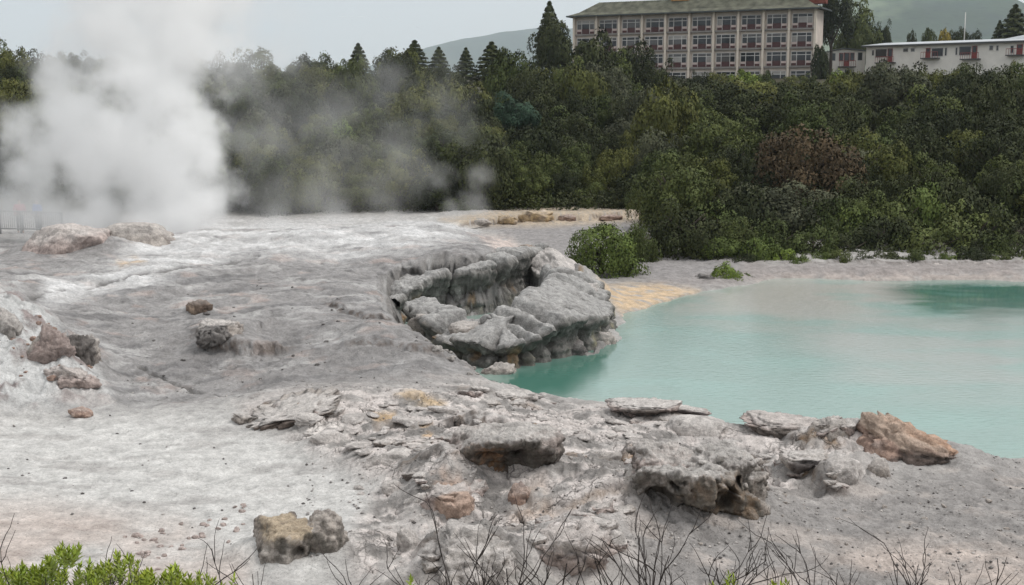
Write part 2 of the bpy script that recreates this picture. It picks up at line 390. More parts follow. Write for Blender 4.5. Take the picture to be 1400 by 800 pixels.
def G(px, py, r0=14.0, r1=150.0):                              # ground point seen at a photo pixel
    d = ray(px, py); t = np.geomspace(r0, r1, 900) / d[1]
    P = d[None, :] * t[:, None]; z = P[:, 2] + H
    hh = height(P[:, 0], P[:, 1])[0]; i = np.argmax(z < hh)
    return np.array([P[i, 0], P[i, 1], hh[i]])

# columns dense in view, coarse round the back
az_in = np.linspace(-0.445, 0.445, 800)
az = np.concatenate([np.linspace(-math.pi, -0.47, 36)[:-1], az_in, np.linspace(0.47, math.pi, 36)[1:]])
rr = np.concatenate([np.geomspace(0.4, 14.5, 34)[:-1], 1 / np.linspace(1 / 14.5, 1 / 29.5, 360)[:-1], np.linspace(29.5, 47.5, 280)[:-1],
                     np.linspace(47.5, 60, 80)[:-1], np.linspace(60, 80, 66)[:-1], np.geomspace(80, 230, 50)[:-1], np.geomspace(230, 9000, 26)])
RR, AZ = np.meshgrid(rr, az, indexing='ij')
X = (RR * np.sin(AZ)).ravel(); Y = (RR * np.cos(AZ)).ravel()
Z, SP, SDC = height(X, Y)
PXg, PYg = proj(X, Y, Z)
front = (Y > 5) & (np.abs(np.arctan2(X, Y)) < .5)
def rmask(poly, soft):                                         # soft region mask, authored on the photo's layout
    d = poly_sd(PXg, PYg, poly); return np.where(front, 1 - ss(-soft, soft, d), 0.0)
m_mound = rmask([(-80,330),(180,318),(420,300),(640,298),(730,335),(800,400),(830,440),(700,505),(640,512),(420,530),(300,548),(150,560),(-80,560)], 18)
m_mound *= 1 - ss(53, 58, Y)
m_crust = rmask([(330,560),(420,535),(640,525),(760,545),(900,560),(1010,590),(1180,610),(1210,660),(1000,720),(860,800),(500,820),(480,740),(520,660),(420,610)], 25)
m_left = rmask([(-80,390),(20,395),(70,440),(140,530),(150,548),(-80,560)], 16)
m_flat = rmask([(-80,570),(150,565),(320,565),(440,620),(520,680),(440,800),(-80,820)], 30)
m_right = rmask([(860,720),(1000,700),(1200,660),(1330,640),(1500,635),(1500,830),(860,830)], 30)
m_hill = ss(0.5, 4, RR.ravel() - base_hill(X, Y)[1])
near = ss(13.5, 16, RR.ravel())
# relief
nA = fbm2(X * .45, Y * .45, 4, 11); nB = fbm2(X * 1.6, Y * 1.6, 4, 12); nC = fbm2(X * 6, Y * 6, 4, 13)
rA = ridge2(X * .8, Y * .8, 4, 21); rB = ridge2(X * 2.6, Y * 2.6, 3, 22)
f1, f2, idv = worley2(X * 1.5 + .4 * nB, Y * 1.5 + .4 * nC, 31)
g1, g2, idg = worley2(X * 4.2 + .3 * nC, Y * 4.2, 33)
crack = 1 - ss(0.0, 0.07, f2 - f1); crackg = 1 - ss(0, .1, g2 - g1)
relief = near * (1 - m_hill) * ss(-0.1, .4, SP)
Z0 = Z.copy()
Z += relief * (0.05 * nA + 0.03 * nB + 0.010 * nC)
mm = m_mound * relief
led = (Z0 + .25 * nA + .10 * nB) / 0.17; lf = led - np.floor(led)
Z += mm * (0.30 * fbm2(X * .22, Y * .22, 3, 17) + 0.09 * nA + 0.045 * nB + .04 * rB * ss(-.1, .4, nA) + .035 * nC + 0.025 * (ss(.35, .6, lf) - lf) * ss(-.3, .2, fbm2(X * .3, Y * .3, 2, 18)))
cm = m_crust * relief
plate = ss(-.12, .10, nB + .5 * nA + .15 * nC)
Z += cm * (0.16 * nA + .06 * plate + (idv - .5) * .07 * plate - .05 * crack * plate - .02 * crackg + .04 * nC + .05 * rB * (1 - plate) + .10 * rA * (1 - plate))
Z += m_left * relief * (.22 * rA * .6 + .16 * nB + .08 * nC + .05 * rB)
nD = fbm2(X * 15, Y * 15, 3, 14)
Z += relief * ss(.5, .0, (Y - 30) / 20) * .012 * nD
Z += m_flat * relief * (-0.03 * ss(.15, .4, fbm2(X * .5, Y * 1.2, 3, 71)) + .012 * nC)
Z += m_right * relief * (.07 * nB + .035 * nC + .03 * rB)
CRL = [[(36,406),(120,393),(200,378),(290,366),(352,352)], [(330,572),(380,552),(430,540)], [(655,535),(720,533),(765,546)], [(560,600),(640,585),(700,592)], [(190,500),(260,525),(330,545)], [(640,690),(700,700),(720,730)]]
crk_line = np.zeros(len(X))
for ln_ in CRL:
    P_ = np.array(ln_, float) ; jx = 4 * fbm2(X * 2.2, Y * 2.2, 3, 77); jy = 3 * fbm2(X * 2.2 + 9, Y * 2.2, 3, 78)
    for (a_, b_), (c_, d_) in zip(P_[:-1], P_[1:]):
        ex, ey = c_ - a_, d_ - b_; wx, wy = PXg + jx - a_, PYg + jy - b_; t_ = np.clip((wx * ex + wy * ey) / (ex * ex + ey * ey), 0, 1)
        crk_line = np.maximum(crk_line, (1 - ss(.6, 3.0, np.hypot((wx - ex * t_) * .5, wy - ey * t_))) * ss(-.35, .1, nB))
crk_line *= front * relief
Z -= .10 * crk_line
farm = ss(46, 52, Y) * (1 - m_hill) * (1 - m_mound)
Z += farm * relief * (.06 * nB + .03 * nC)
# pale clay bank behind the flat, and the shelf along the far shore
bank2 = rmask([(600,300),(700,285),(770,280),(880,284),(890,302),(760,309),(640,310)], 6)
# outward push of the steep crater wall so that it flutes
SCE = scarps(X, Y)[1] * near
wm_ = ss(-.25, .25, SDC) * (1 - ss(.8, 1.3, SDC)); am = np.arctan2(X, Y)
push = SCE * (.06 + .16 * fbm2(X * 3, Z * 6, 3, 85) + .08 * fbm2(X * 9, Z * 9, 3, 86)) + wm_ * (.75 * fbm2(am * 42, Z * .9, 4, 81) + .30 * ridge2(am * 95, Z * 1.3, 3, 82) + .22 * fbm2(am * 230, Z * 3.5, 3, 83) + .22 * (ss(.3, .6, Z * 1.6 % 1.0) - Z * 1.6 % 1.0))
Yo, Xo = Y.copy(), X.copy(); verts = np.stack([X, Y - push, Z], 1)
nr, nc = len(rr), len(az)
Zg = Z.reshape(nr, nc)
# colours: mineral, with undercut shade added on the ledge faces
def mixc(c, col, m): return c * (1 - m[:, None]) + np.array(col)[None, :] * m[:, None]
xr = X * .88 + Y * .47; yr = Y * .88 - X * .47
C = np.tile(np.array([0.36, 0.345, 0.33]), (len(X), 1))
C = mixc(C, (0.27, 0.26, 0.255), m_mound * .9)
C = mixc(C, (0.43, 0.42, 0.41), m_mound * ss(0.0, .45, fbm2(X * .55, Y * .8, 6, 51)) * .8)
C = mixc(C, (0.165, 0.16, 0.16), (1 - .8 * 0) * m_mound * ss(.0, .35, fbm2(xr * .35 + 9, yr * 1.3, 6, 52)) * .75)
C = mixc(C, (0.13, 0.125, 0.125), m_mound * ss(.1, .4, fbm2(X * 1.7, Y * 2.4, 5, 57, .65)) * .6)
C = mixc(C, (0.40, 0.33, 0.30), m_mound * ss(.15, .4, fbm2(X * .7, Y * .9, 4, 53)) * .6)
top = rmask([(200,322),(240,302),(640,300),(650,318),(560,345),(470,350),(330,352),(180,400),(60,412),(60,385),(150,360)], 14)
C = mixc(C, (0.72, 0.715, 0.71), top * .8 * ss(-.9, .5, fbm2(X * .4, Y * .9, 4, 59)))
C = mixc(C, (0.62, 0.61, 0.60), m_mound * ss(.15, .5, fbm2(xr * .5 + 3, yr * .8, 5, 60)) * .3)
C = mixc(C, (0.56, 0.55, 0.53), m_flat * .85)
C = mixc(C, (0.40, 0.385, 0.37), m_flat * ss(.1, .35, fbm2(X * .45, Y * 1.3, 4, 71)) * .8)
C = mixc(C, (0.44, 0.33, 0.275), rmask([(-80,690),(60,690),(250,715),(340,780),(330,820),(-80,820)], 30) * ss(-.6, .1, nA) * .5)
C = mixc(C, (0.54, 0.50, 0.475), m_crust * .5)
C = mixc(C, (0.60, 0.545, 0.515), m_crust * plate * .75)
C = mixc(C, (0.19, 0.178, 0.168), m_crust * (1 - plate) * ss(-.3, .2, fbm2(X * 1.1, Y * 1.1, 4, 55)) * .9)
C = mixc(C, (0.10, 0.09, 0.085), m_crust * crack * plate * .6)
C = mixc(C, (0.26, 0.245, 0.235), m_right * .9)
C = mixc(C, (0.42, 0.375, 0.345), m_right * ss(.12, .4, fbm2(X * .8, Y * 1.2, 5, 56)) * .8)
C = mixc(C, (0.52, 0.44, 0.39), rmask([(1020,790),(1200,745),(1400,735),(1500,730),(1500,830),(1000,830)], 22) * ss(-.3, .2, nA) * .7)
C = mixc(C, (0.56, 0.56, 0.55), m_left * .85)
C = mixc(C, (0.22, 0.17, 0.16), m_left * ss(.1, .35, nB) * .8)
for pl, col, s, k in [
    ([(540,545),(575,543),(610,556),(600,563),(560,556)], (.50,.36,.20), 6, .8), ([(505,570),(540,566),(542,578),(512,582)], (.52,.36,.20), 5, .8),
    ([(574,585),(590,583),(592,602),(578,604)], (.52,.35,.2), 4, .85), ([(590,670),(620,660),(640,680),(610,700),(595,695)], (.48,.33,.25), 8, .7),
    ([(820,392),(900,384),(955,398),(945,404),(900,418),(855,432),(835,415)], (.58,.42,.255), 10, .8),
    ([(1000,372),(1380,362),(1400,383),(1040,386)], (.44,.37,.33), 8, .8), ([(160,355),(185,350),(200,362),(165,366)], (.5,.36,.22), 6, .7),
    ([(700,690),(740,680),(760,720),(700,720)], (.42,.27,.16), 14, .5), ([(870,520),(960,540),(950,562),(860,556)], (.5,.44,.41), 10, .6),
    ([(660,325),(700,322),(715,345),(690,350)], (.60,.50,.45), 8, .8), ([(420,585),(470,585),(475,610),(425,612)], (.66,.62,.58), 8, .7)]:
    C = mixc(C, col, rmask(pl, s) * k * ss(-.5, .1, nB))
flat_bg = rmask([(640,300),(880,298),(900,330),(1020,352),(1010,372),(900,385),(800,385),(740,345)], 10); shore = rmask([(880,345),(1010,350),(1060,360),(1400,355),(1400,376),(1060,378),(1000,392),(940,392),(880,385)], 8)
C = mixc(C, (0.27, 0.245, 0.235), shore * .85)
C = mixc(C, (0.27, 0.255, 0.25), flat_bg * .9)
C = mixc(C, (0.44, 0.355, 0.26), bank2 * .9 * ss(-.5, .0, nC))
# crater wall: dark, algae-streaked sinter
wallm = ss(-.2, .2, SDC) * (1 - ss(.7, 1.0, SDC))
st = fbm2(np.arctan2(X, Y) * 170, Z * .8, 4, 61)
C = mixc(C, (0.21, 0.20, 0.19), wallm * .9)
C = mixc(C, (0.38, 0.37, 0.36), wallm * ss(.1, .35, st) * .8)
C = mixc(C, (0.34, 0.22, 0.10), wallm * ss(.15, .35, fbm2(np.arctan2(X, Y) * 120 + 5, Z * .5, 3, 62)) * ss(1.3, .5, Z) * .7)
C = mixc(C, (0.13, 0.12, 0.10), 1 - ss(-.35, .15, SDC))
C = mixc(C, (0.055, 0.05, 0.03), m_hill)
C = mixc(C, (0.20, 0.17, 0.12), (1 - near))
C = mixc(C, (0.30, 0.34, 0.30), 1 - ss(-.4, -.05, SP))
C = mixc(C, (0.17, 0.16, 0.155), rmask([(560,400),(540,440),(640,515),(700,510),(650,470),(600,440)], 14) * .45 * ss(-.3, .2, nB))
C = mixc(C, (0.20, 0.19, 0.185), rmask([(230,470),(440,440),(560,450),(660,510),(560,530),(380,535),(250,510)], 26) * .6 * ss(-.35, .25, nB + .4 * nC))
C = mixc(C, (0.10, 0.095, 0.09), crk_line * .8)
C = mixc(C, (0.11, 0.088, 0.075), SCE * .95 * ss(-.3, .15, nC + .3 * nB))  # brown crust interior, with undercut shade put into the colour
C = mixc(C, (0.30, 0.185, 0.09), SCE * .6 * ss(.0, .3, fbm2(X * 1.3, Y * 1.3, 3, 58)) * m_crust)
C *= np.array([.945, .942, .945])
C *= (1 + .22 * nC + .12 * rB)[:, None]
CRU = np.clip(m_crust * (.35 + .65 * plate) + .25 * m_mound + .2 * m_right, 0, 1) * relief
idx = np.arange(nr * nc).reshape(nr, nc)
q = np.stack([idx[:-1, :-1], idx[:-1, 1:], idx[1:, 1:], idx[1:, :-1]], -1).reshape(-1, 4)[:, ::-1]
qc = q.mean(1).astype(int)
fm = m_mound[q].mean(1) > .5; fh = m_hill[q].mean(1) > .5
def submesh(name, sel):
    f = q[sel]; used, inv = np.unique(f, return_inverse=True)
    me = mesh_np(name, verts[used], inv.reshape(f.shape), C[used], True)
    a_ = me.attributes.new('crust', 'FLOAT', 'POINT'); a_.data.foreach_set('value', (CRU[used]).astype(np.float32))
    o = link(name, me, M_ground); o['kind'] = 'structure'; return o

def hz(x, y):                             # built ground height (with relief) near a point
    r = math.hypot(x, y); a = math.atan2(x, y)
    i = int(np.clip(np.searchsorted(rr, r), 1, nr - 1)); j = int(np.clip(np.searchsorted(az, a), 1, nc - 1))
    fi = (r - rr[i - 1]) / (rr[i] - rr[i - 1]); fj = (a - az[j - 1]) / (az[j] - az[j - 1])
    return float((Zg[i-1, j-1] * (1-fi) + Zg[i, j-1] * fi) * (1-fj) + (Zg[i-1, j] * (1-fi) + Zg[i, j] * fi) * fj)

# ------------------------------------------------------------------ pool water
def water():
    xs = np.linspace(-5, 30, 190); ys = np.linspace(19, 55, 190)
    Xw, Yw = np.meshgrid(xs, ys, indexing='ij'); x = Xw.ravel(); y = Yw.ravel()
    sp = poly_sd(x, y, POOL); px, py = proj(x, y, 0 * x)
    c = np.tile(np.array([0.25, .36, .325]), (len(x), 1))
    deep_refl = 1 - ss(-14, 26, poly_sd(px, py, [(680,530),(700,505),(850,470),(840,485),(800,512),(770,540),(720,545)]))
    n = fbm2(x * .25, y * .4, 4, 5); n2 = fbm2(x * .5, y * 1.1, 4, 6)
    c = mixc(c, (.05, .16, .12), deep_refl * .9)  # deep clear water, with the mound's dark reflection put into the colour
    forest_refl = 1 - ss(-18, 18, poly_sd(px, py, [(1195,384),(1420,380),(1520,384),(1520,432),(1390,428),(1280,430),(1235,408)]) + 20 * n2)
    c = mixc(c, (.03, .14, .105), forest_refl * .9)  # dark reflection of the forest bank put into the water colour
    shal = 1 - ss(-30, 40, poly_sd(px, py, [(940,395),(1060,380),(1200,380),(1230,410),(1150,440),(1000,430),(930,420)]) + 30 * n)
    c = mixc(c, (.47, .445, .41), shal * .85)
    c = mixc(c, (.37, .39, .365), (1 - ss(-50, 60, poly_sd(px, py, [(1120,450),(1400,440),(1400,520),(1200,510)]) + 60 * n)) * .85)
    c = mixc(c, (.26, .42, .38), ss(.0, .4, n) * .4)
    edge = ss(-1.0, 0.1, sp); c = mixc(c, (.30, .36, .31), edge * .4 * (1 - deep_refl))
    i = np.arange(190 * 190).reshape(190, 190)
    f = np.stack([i[:-1, :-1], i[1:, :-1], i[1:, 1:], i[:-1, 1:]], -1).reshape(-1, 4)
    f = f[((sp < 1.2) | (poly_sd(x, y, CRATER) < .4))[f].any(1)]
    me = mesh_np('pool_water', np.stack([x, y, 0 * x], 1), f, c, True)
    a_ = me.attributes.new('ripple', 'FLOAT', 'POINT'); a_.data.foreach_set('value', (.42 * (1 - .93 * np.maximum(deep_refl, forest_refl))).astype(np.float32))
    m, N, L, b = mat_new('milky_water')
    at = N.new('ShaderNodeVertexColor'); at.layer_name = 'Col'; L.new(at.outputs[0], b.inputs['Base Color'])
    b.inputs['Roughness'].default_value = 0.06; b.inputs['IOR'].default_value = 1.33
    ge = N.new('ShaderNodeNewGeometry'); mp = N.new('ShaderNodeMapping'); mp.inputs['Scale'].default_value = (1.6, 3.4, 1)
    n1 = N.new('ShaderNodeTexNoise'); n1.inputs['Scale'].default_value = 2.4; n1.inputs['Detail'].default_value = 5
    L.new(ge.outputs['Position'], mp.inputs[0]); L.new(mp.outputs[0], n1.inputs['Vector'])
    bp = N.new('ShaderNodeBump'); ra = N.new('ShaderNodeAttribute'); ra.attribute_name = 'ripple'; L.new(ra.outputs['Fac'], bp.inputs['Strength']); bp.inputs['Distance'].default_value = 0.03
    L.new(n1.outputs[0], bp.inputs['Height']); L.new(bp.outputs[0], b.inputs['Normal'])
    o = link('pool_water', me, m); o['kind'] = 'structure'
water()

# ------------------------------------------------------------------ rocks
_ICO = {}
def ico(n):
    if n not in _ICO:
        bm = bmesh.new(); bmesh.ops.create_icosphere(bm, subdivisions=n, radius=1.0)
        v = np.array([x.co[:] for x in bm.verts]); bm.verts.ensure_lookup_table()
        f = np.array([[x.index for x in p.verts] for p in bm.faces]); bm.free(); _ICO[n] = (v, f)
    return _ICO[n]

PAL = {'grey': [(.34,.315,.295), (.16,.145,.135), (.48,.45,.42)], 'pink': [(.44,.36,.33), (.22,.18,.17), (.55,.49,.46)], 'pale': [(.52,.48,.455), (.30,.275,.26), (.64,.60,.57)],
       'brown': [(.21,.155,.12), (.07,.055,.05), (.36,.27,.20)], 'ochre': [(.46,.34,.20), (.20,.15,.12), (.56,.46,.36)], 'dark': [(.13,.12,.115), (.05,.045,.045), (.26,.24,.23)],
       'moss': [(.20,.19,.15), (.09,.085,.075), (.34,.33,.26)], 'red': [(.36,.25,.20), (.16,.11,.10), (.48,.38,.33)], 'taupe': [(.40,.355,.32), (.14,.12,.11), (.52,.47,.43)]}

def rock_mesh(name, size, seed, pal='grey', lvl=4, planes=9, rough=.16, stain=None, hollow=None, lean=0.0, freq=1.3, boxy=0.25, dust=0.0, under=0.0, flat=None, wedge=0.0, over=0.0):
    v, f = ico(lvl); p = v.copy(); r = np.random.default_rng(seed)
    d0 = p.copy()
    p = np.sign(p) * np.abs(p) ** (1 - boxy); p /= np.maximum(np.linalg.norm(p, axis=1).mean(), 1e-6)
    for _ in range(planes):
        n = r.normal(size=3); n /= np.linalg.norm(n); c = r.uniform(.55, .9)
        k = p @ n - c; p = p - n[None, :] * (np.maximum(k, 0) * .93)[:, None]
    if flat: p[:, 2] -= np.maximum(p[:, 2] - flat, 0) * .85
    if under: p[:, :2] *= (1 - under * ss(.30, -.25, d0[:, 2] + .18 * noise3(d0 * 2.2 + seed, seed + 8)))[:, None]
    s = np.array(size, float)
    if hollow is not None:                 # (direction, cosine width, depth): a cavity eaten into the stone
        for hd, cw, dep in hollow:
            hd = np.array(hd, float); hd /= np.linalg.norm(hd)
            c = d0 @ hd + .10 * noise3(d0 * 3 + seed, seed + 3); m = ss(cw, min(1, cw + .22), c)
            p = p * (1 - dep * m)[:, None]
    q = p * s / s.max() * freq + seed * 3.7
    a = fbm3(q, 5, seed); b = 1 - 2 * np.abs(fbm3(q * 1.9, 4, seed + 50)); c = fbm3(q * 5.5, 3, seed + 70); c2 = 1 - 2 * np.abs(fbm3(q * 11, 2, seed + 75)) if lvl >= 5 else 0 * c
    sd_pts = r.normal(size=(26, 3)); sd_pts /= np.linalg.norm(sd_pts, axis=1)[:, None]; wd0 = d0 + .16 * np.stack([noise3(q * 1.6, seed + 31), noise3(q * 1.6 + 7, seed + 32), noise3(q * 1.6 + 3, seed + 33)], 1)
    dd = np.linalg.norm(wd0[:, None, :] - sd_pts[None], axis=2); o_ = np.argsort(dd, axis=1)[:, :2]; da = np.take_along_axis(dd, o_, 1)
    blk = r.normal(0, 1, 26)[o_[:, 0]]; crk = 1 - ss(0, .10, da[:, 1] - da[:, 0])
    lay = (p[:, 2] * s[2] / s.max() * 5.5 + .9 * a + seed * .37); lay = lay - np.floor(lay)
    p = p * (1 + rough * 1.8 * a + rough * .9 * (b - .6) + rough * .8 * c + rough * .30 * (c2 - .6) + rough * .28 * blk - rough * .55 * crk + rough * .35 * (ss(.3, .7, lay) - lay))[:, None]
    pit = ss(.18, .4, noise3(q * 3.3, seed + 90)); p = p * (1 - .10 * pit * rough / .16)[:, None]
    p[:, 0] += lean * p[:, 2]
    if over: p[:, 1] -= over * ss(-.15, .55, p[:, 2])
    if wedge: p[:, 2] = -.9 + (p[:, 2] + .9) * (1 - wedge * ss(-.85, 1.0, p[:, 0]))
    p = p * s
    P0, P1, P2 = [np.array(x) for x in PAL[pal]]
    col = np.tile(P0, (len(p), 1))
    col = mixc(col, P2, ss(.0, .35, fbm3(q * 1.5 + 5, 4, seed + 11)) * .9); col = mixc(col, P1, ss(.05, .4, fbm3(q * 2.1 + 9, 4, seed + 12)) * .8)
    col = mixc(col, P1, pit * .5); col = mixc(col, P1 * .8, crk * .45)  # pits and cracks darkened: crevice shade put into the colour
    if dust: col = mixc(col, np.array([.52, .485, .46]), ss(.25, .8, d0[:, 2] + .5 * a) * dust)
    for sc, sd_, w_ in stain or []:  # tints one facing side: mineral stains, and painted shade inside a hollow
        sd_ = np.array(sd_, float); sd_ /= np.linalg.norm(sd_)
        col = mixc(col, sc, ss(w_, w_ + .3, d0 @ sd_ + .5 * fbm3(q * 1.4, 4, seed + 13)) * .85)
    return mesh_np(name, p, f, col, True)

def rock(name, label, px, py, Yd, w_, h_, seed, pal='grey', cat='rock', depth=.8, rz=0.0, tilt=(0, 0), group=None, **k):
    """a stone filling w_ x h_ photo pixels at depth Yd, centred on a pixel; Yd None: resting on the ground at that pixel's bottom edge"""
    if Yd is None:
        g = G(px, py + h_ * .46); Yd = g[1] + .25 * w_ * g[1] / F * depth
    c = PY(px, py + h_ * .10, Yd); s = Yd / F
    k.setdefault('dust', {'taupe': .6, 'pink': .7, 'pale': .5, 'brown': .25, 'red': .25, 'ochre': .2, 'grey': .5}.get(pal, .15)); k['rough'] = k.get('rough', .16) * .92
    me = rock_mesh(name, (w_ * s * .55, w_ * s * .55 * depth, h_ * s * .68), seed, pal, **k)
    o = link(name, me, M_rock); o.location = c; o.rotation_euler = (tilt[0], tilt[1], rz)
    return tag(o, label, cat, group)

# the rim of the crater on the pool side
B5 = dict(lvl=5)
rock('boulder', 'dark wet block at the waterline under the right end of the rock rim', 786, 482, 35.3, 44, 34, 109, 'dark', planes=6, rough=.2)
rock('slab', 'sloping pale grey slab on the arm right of the crater', 764, 368, 45.4, 84, 34, 110, 'pale', depth=.8, planes=5, rough=.10, tilt=(.25,.55), **B5)
rock('boulder', 'brown broken stone perched behind the top of the crater wall', 722, 343, 47.0, 34, 16, 112, 'brown', planes=8, rough=.18)
rock('boulder', 'small dark stone wedged behind the sloping arm right of the crater', 786, 385, 43.4, 20, 12, 115, 'dark', planes=6, rough=.2)
rock('boulder', 'low grey rock at the waterline left of the pale green rim wall', 684, 508, 32.7, 50, 28, 118, 'taupe', planes=7, rough=.24)
def ledge(name, label, cat, path, seed, nu=720, nv=96, base=-.35, tops=(.335,.325,.315), flute=.13, lobe_w=1.05, notch=.30, talus=.1):
    """a continuous eroded ledge swept along a plan path: undercut wall, overhanging lobes, sloping top, inner drop.
    path rows: photo column, metres ahead, outer top, inner top, width, overhang"""
    P = np.array(path, float); pts = np.stack([(P[:, 0] - CX) / F * P[:, 1] * .995, P[:, 1]], 1)
    seg = np.r_[0, np.cumsum(np.hypot(*np.diff(pts, axis=0).T))]; Ln = seg[-1]; u = np.linspace(0, Ln, nu)
    def ip(y):                              # smooth interpolation along the path
        k = np.interp(u, seg, y)
        for _ in range(3): k = np.convolve(np.pad(k, 14, 'edge'), np.ones(29) / 29, 'valid')
        return k
    cx, cyy = ip(pts[:, 0]), ip(pts[:, 1]); ho, hi, W, ov = [ip(P[:, c]) for c in (2, 3, 4, 5)]
    tx, ty = np.gradient(cx), np.gradient(cyy); tl = np.hypot(tx, ty); ox, oy = ty / tl, -tx / tl
    r = np.random.default_rng(seed); cc = [0.0]
    while cc[-1] < Ln: cc.append(cc[-1] + lobe_w * r.uniform(.5, 2.1))
    cc = np.array(cc); dd = np.sort(np.abs(u[:, None] - cc[None]), axis=1); ed = dd[:, 1] - dd[:, 0]; near_ = np.abs(u[:, None] - cc[None]).argmin(1)
    lob = ss(0, .55, ed); jit = r.normal(0, 1, len(cc))[near_]
    for _ in range(2): jit = np.convolve(np.pad(jit, 4, 'edge'), np.ones(9) / 9, 'valid')
    # cross-section knots: (offset outwards, height)
    z0 = np.full(nu, base); hi = hi - .26 * (1 - lob) + .10 * jit; top = ho + .20 * jit - .30 * (1 - lob)
    ov2 = ov * (.55 + .75 * lob + .35 * jit) - notch * (1 - lob)
    kn = [(talus + 0 * u - .5 * notch * (1 - lob), z0), (talus * .4 - .10 - .8 * notch * (1 - lob), .12 * top + .02), (-.16 - notch * (1 - lob) - .25 * np.maximum(ov, 0), .45 * top), (ov2 - .16, .70 * top), (ov2 + .02, .86 * top), (ov2 - .10, .985 * top), (ov2 - .34, top + .12 * (hi - ho)),
          (-.5 * W, .45 * top + .55 * hi + .05 * jit), (-.86 * W, hi + .04 * jit), (-1.0 * W, hi - .10), (-1.10 * W, .5 * hi), (-1.12 * W, z0)]
    kv = np.array([0, .10, .26, .38, .46, .52, .58, .70, .80, .86, .93, 1.0]); v_ = np.linspace(0, 1, nv)
    O = np.stack([np.interp(v_, kv, [k[0][i] for k in kn]) for i in range(nu)]); Zz = np.stack([np.interp(v_, kv, [k[1][i] for k in kn]) for i in range(nu)])
    for A_ in (O, Zz):                      # round the knots a little
        for _ in range(2): A_[:, 1:-1] = .5 * A_[:, 1:-1] + .25 * (A_[:, 2:] + A_[:, :-2])
    V = np.stack([cx[:, None] + ox[:, None] * O, cyy[:, None] + oy[:, None] * O, Zz], -1)
    nrm = np.cross(np.gradient(V, axis=0), np.gradient(V, axis=1)); nrm /= np.linalg.norm(nrm, axis=2, keepdims=True) + 1e-9
    if nrm[:, int(.62 * nv), 2].mean() < 0: nrm = -nrm; flip = True
    else: flip = False
    Vf = V.reshape(-1, 3); nf = nrm.reshape(-1, 3); U = np.repeat(u, nv); VV = np.tile(v_, nu); steep = 1 - np.abs(nf[:, 2])
    face = ss(.02, .12, VV) * (1 - ss(.46, .54, VV))
    fl = fbm3(np.stack([U * 2.6, U * 0 + seed, Vf[:, 2] * .55], 1), 5, seed, .6); blk = fbm3(Vf * 1.5 + seed, 4, seed + 3); fine = fbm3(Vf * 5.5, 4, seed + 5, .6); rdg = 1 - 2 * np.abs(fbm3(Vf * 2.6 + 4, 4, seed + 6)); lay = (Vf[:, 2] * 3.4 + .7 * blk) ; lay = lay - np.floor(lay)
    disp = flute * 2.0 * fl * face + .27 * blk + .085 * fine + .05 * (rdg - .5) + .07 * face * (ss(.3, .6, lay) - lay)
    edge_fade = ss(0, .03, VV)
    Vf = Vf + nf * (disp * edge_fade)[:, None]
    c = np.tile(np.array(tops), (len(Vf), 1)); c = mixc(c, (.25, .24, .23), ss(.0, .35, fbm3(Vf * 1.2 + 3, 5, seed + 8)) * .8); c = mixc(c, (.45, .435, .415), ss(.12, .42, fbm3(Vf * 1.7 + 9, 4, seed + 9)) * .55)
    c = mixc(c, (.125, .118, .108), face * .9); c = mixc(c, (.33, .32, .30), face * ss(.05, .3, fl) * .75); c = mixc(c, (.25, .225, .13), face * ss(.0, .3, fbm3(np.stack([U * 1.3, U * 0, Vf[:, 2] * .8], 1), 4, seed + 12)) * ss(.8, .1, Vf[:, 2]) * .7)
    c = mixc(c, (.30, .18, .08), face * ss(.12, .3, fbm3(np.stack([U * .9 + 7, U * 0, Vf[:, 2] * .7], 1), 4, seed + 13)) * ss(1.3, .3, Vf[:, 2]) * .6)
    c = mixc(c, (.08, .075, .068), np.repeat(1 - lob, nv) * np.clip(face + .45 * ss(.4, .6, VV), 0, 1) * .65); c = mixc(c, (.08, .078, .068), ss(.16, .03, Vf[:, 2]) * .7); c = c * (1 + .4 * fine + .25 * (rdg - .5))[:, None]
    ii = np.arange(nu * nv).reshape(nu, nv); q = np.stack([ii[:-1, :-1], ii[1:, :-1], ii[1:, 1:], ii[:-1, 1:]], -1).reshape(-1, 4)
    if flip: q = q[:, ::-1]
    cen = np.array([Vf[:, 0].mean(), Vf[:, 1].mean(), 0])
    o = link(name, mesh_np(name, Vf - cen, q, c, True), M_rock); o.location = cen; return tag(o, label, cat)
ledge('crater_ledge', 'broken grey ledge with overhanging lobes between the crater and the pool', 'rock ledge',
      [(548,38.6,1.15,1.25,.7,.05), (566,36.8,1.05,1.2,.9,.1), (590,35.3,.92,1.15,1.1,.18), (622,34.0,.86,1.25,1.4,.30), (656,33.1,.88,1.3,1.8,.36), (694,32.8,1.0,1.35,2.0,.32), (735,33.5,1.3,1.5,1.9,.42), (762,34.4,1.0,1.45,1.7,.05), (798,35.0,1.0,1.55,2.2,.16), (833,37.0,.72,1.5,2.6,.0), (848,39.8,.6,1.45,2.6,-.15), (840,42.9,.7,1.45,2.2,-.1), (806,45.2,.9,1.3,1.7,0), (770,47.0,1.05,1.45,1.4,0), (738,48.8,1.3,1.55,1.0,0)], 31)
ledge('crater_wall_crag', 'dark streaked and fluted crag forming the back wall of the crater', 'rock wall',
      [(536,39.4,.95,.85,.9,.05), (556,40.6,1.2,1.1,1.2,.10), (582,41.5,1.45,1.35,1.3,.18), (612,42.1,1.72,1.62,1.4,.24), (646,42.0,1.9,1.8,1.4,.26), (682,42.8,1.95,1.85,1.4,.26), (712,44.4,1.9,1.8,1.3,.2), (738,46.6,1.75,1.65,1.2,.1), (756,48.6,1.6,1.5,1.0,.0)], 47, nu=560, flute=.17, lobe_w=1.3, notch=.22, talus=.25, tops=(.34,.33,.32))
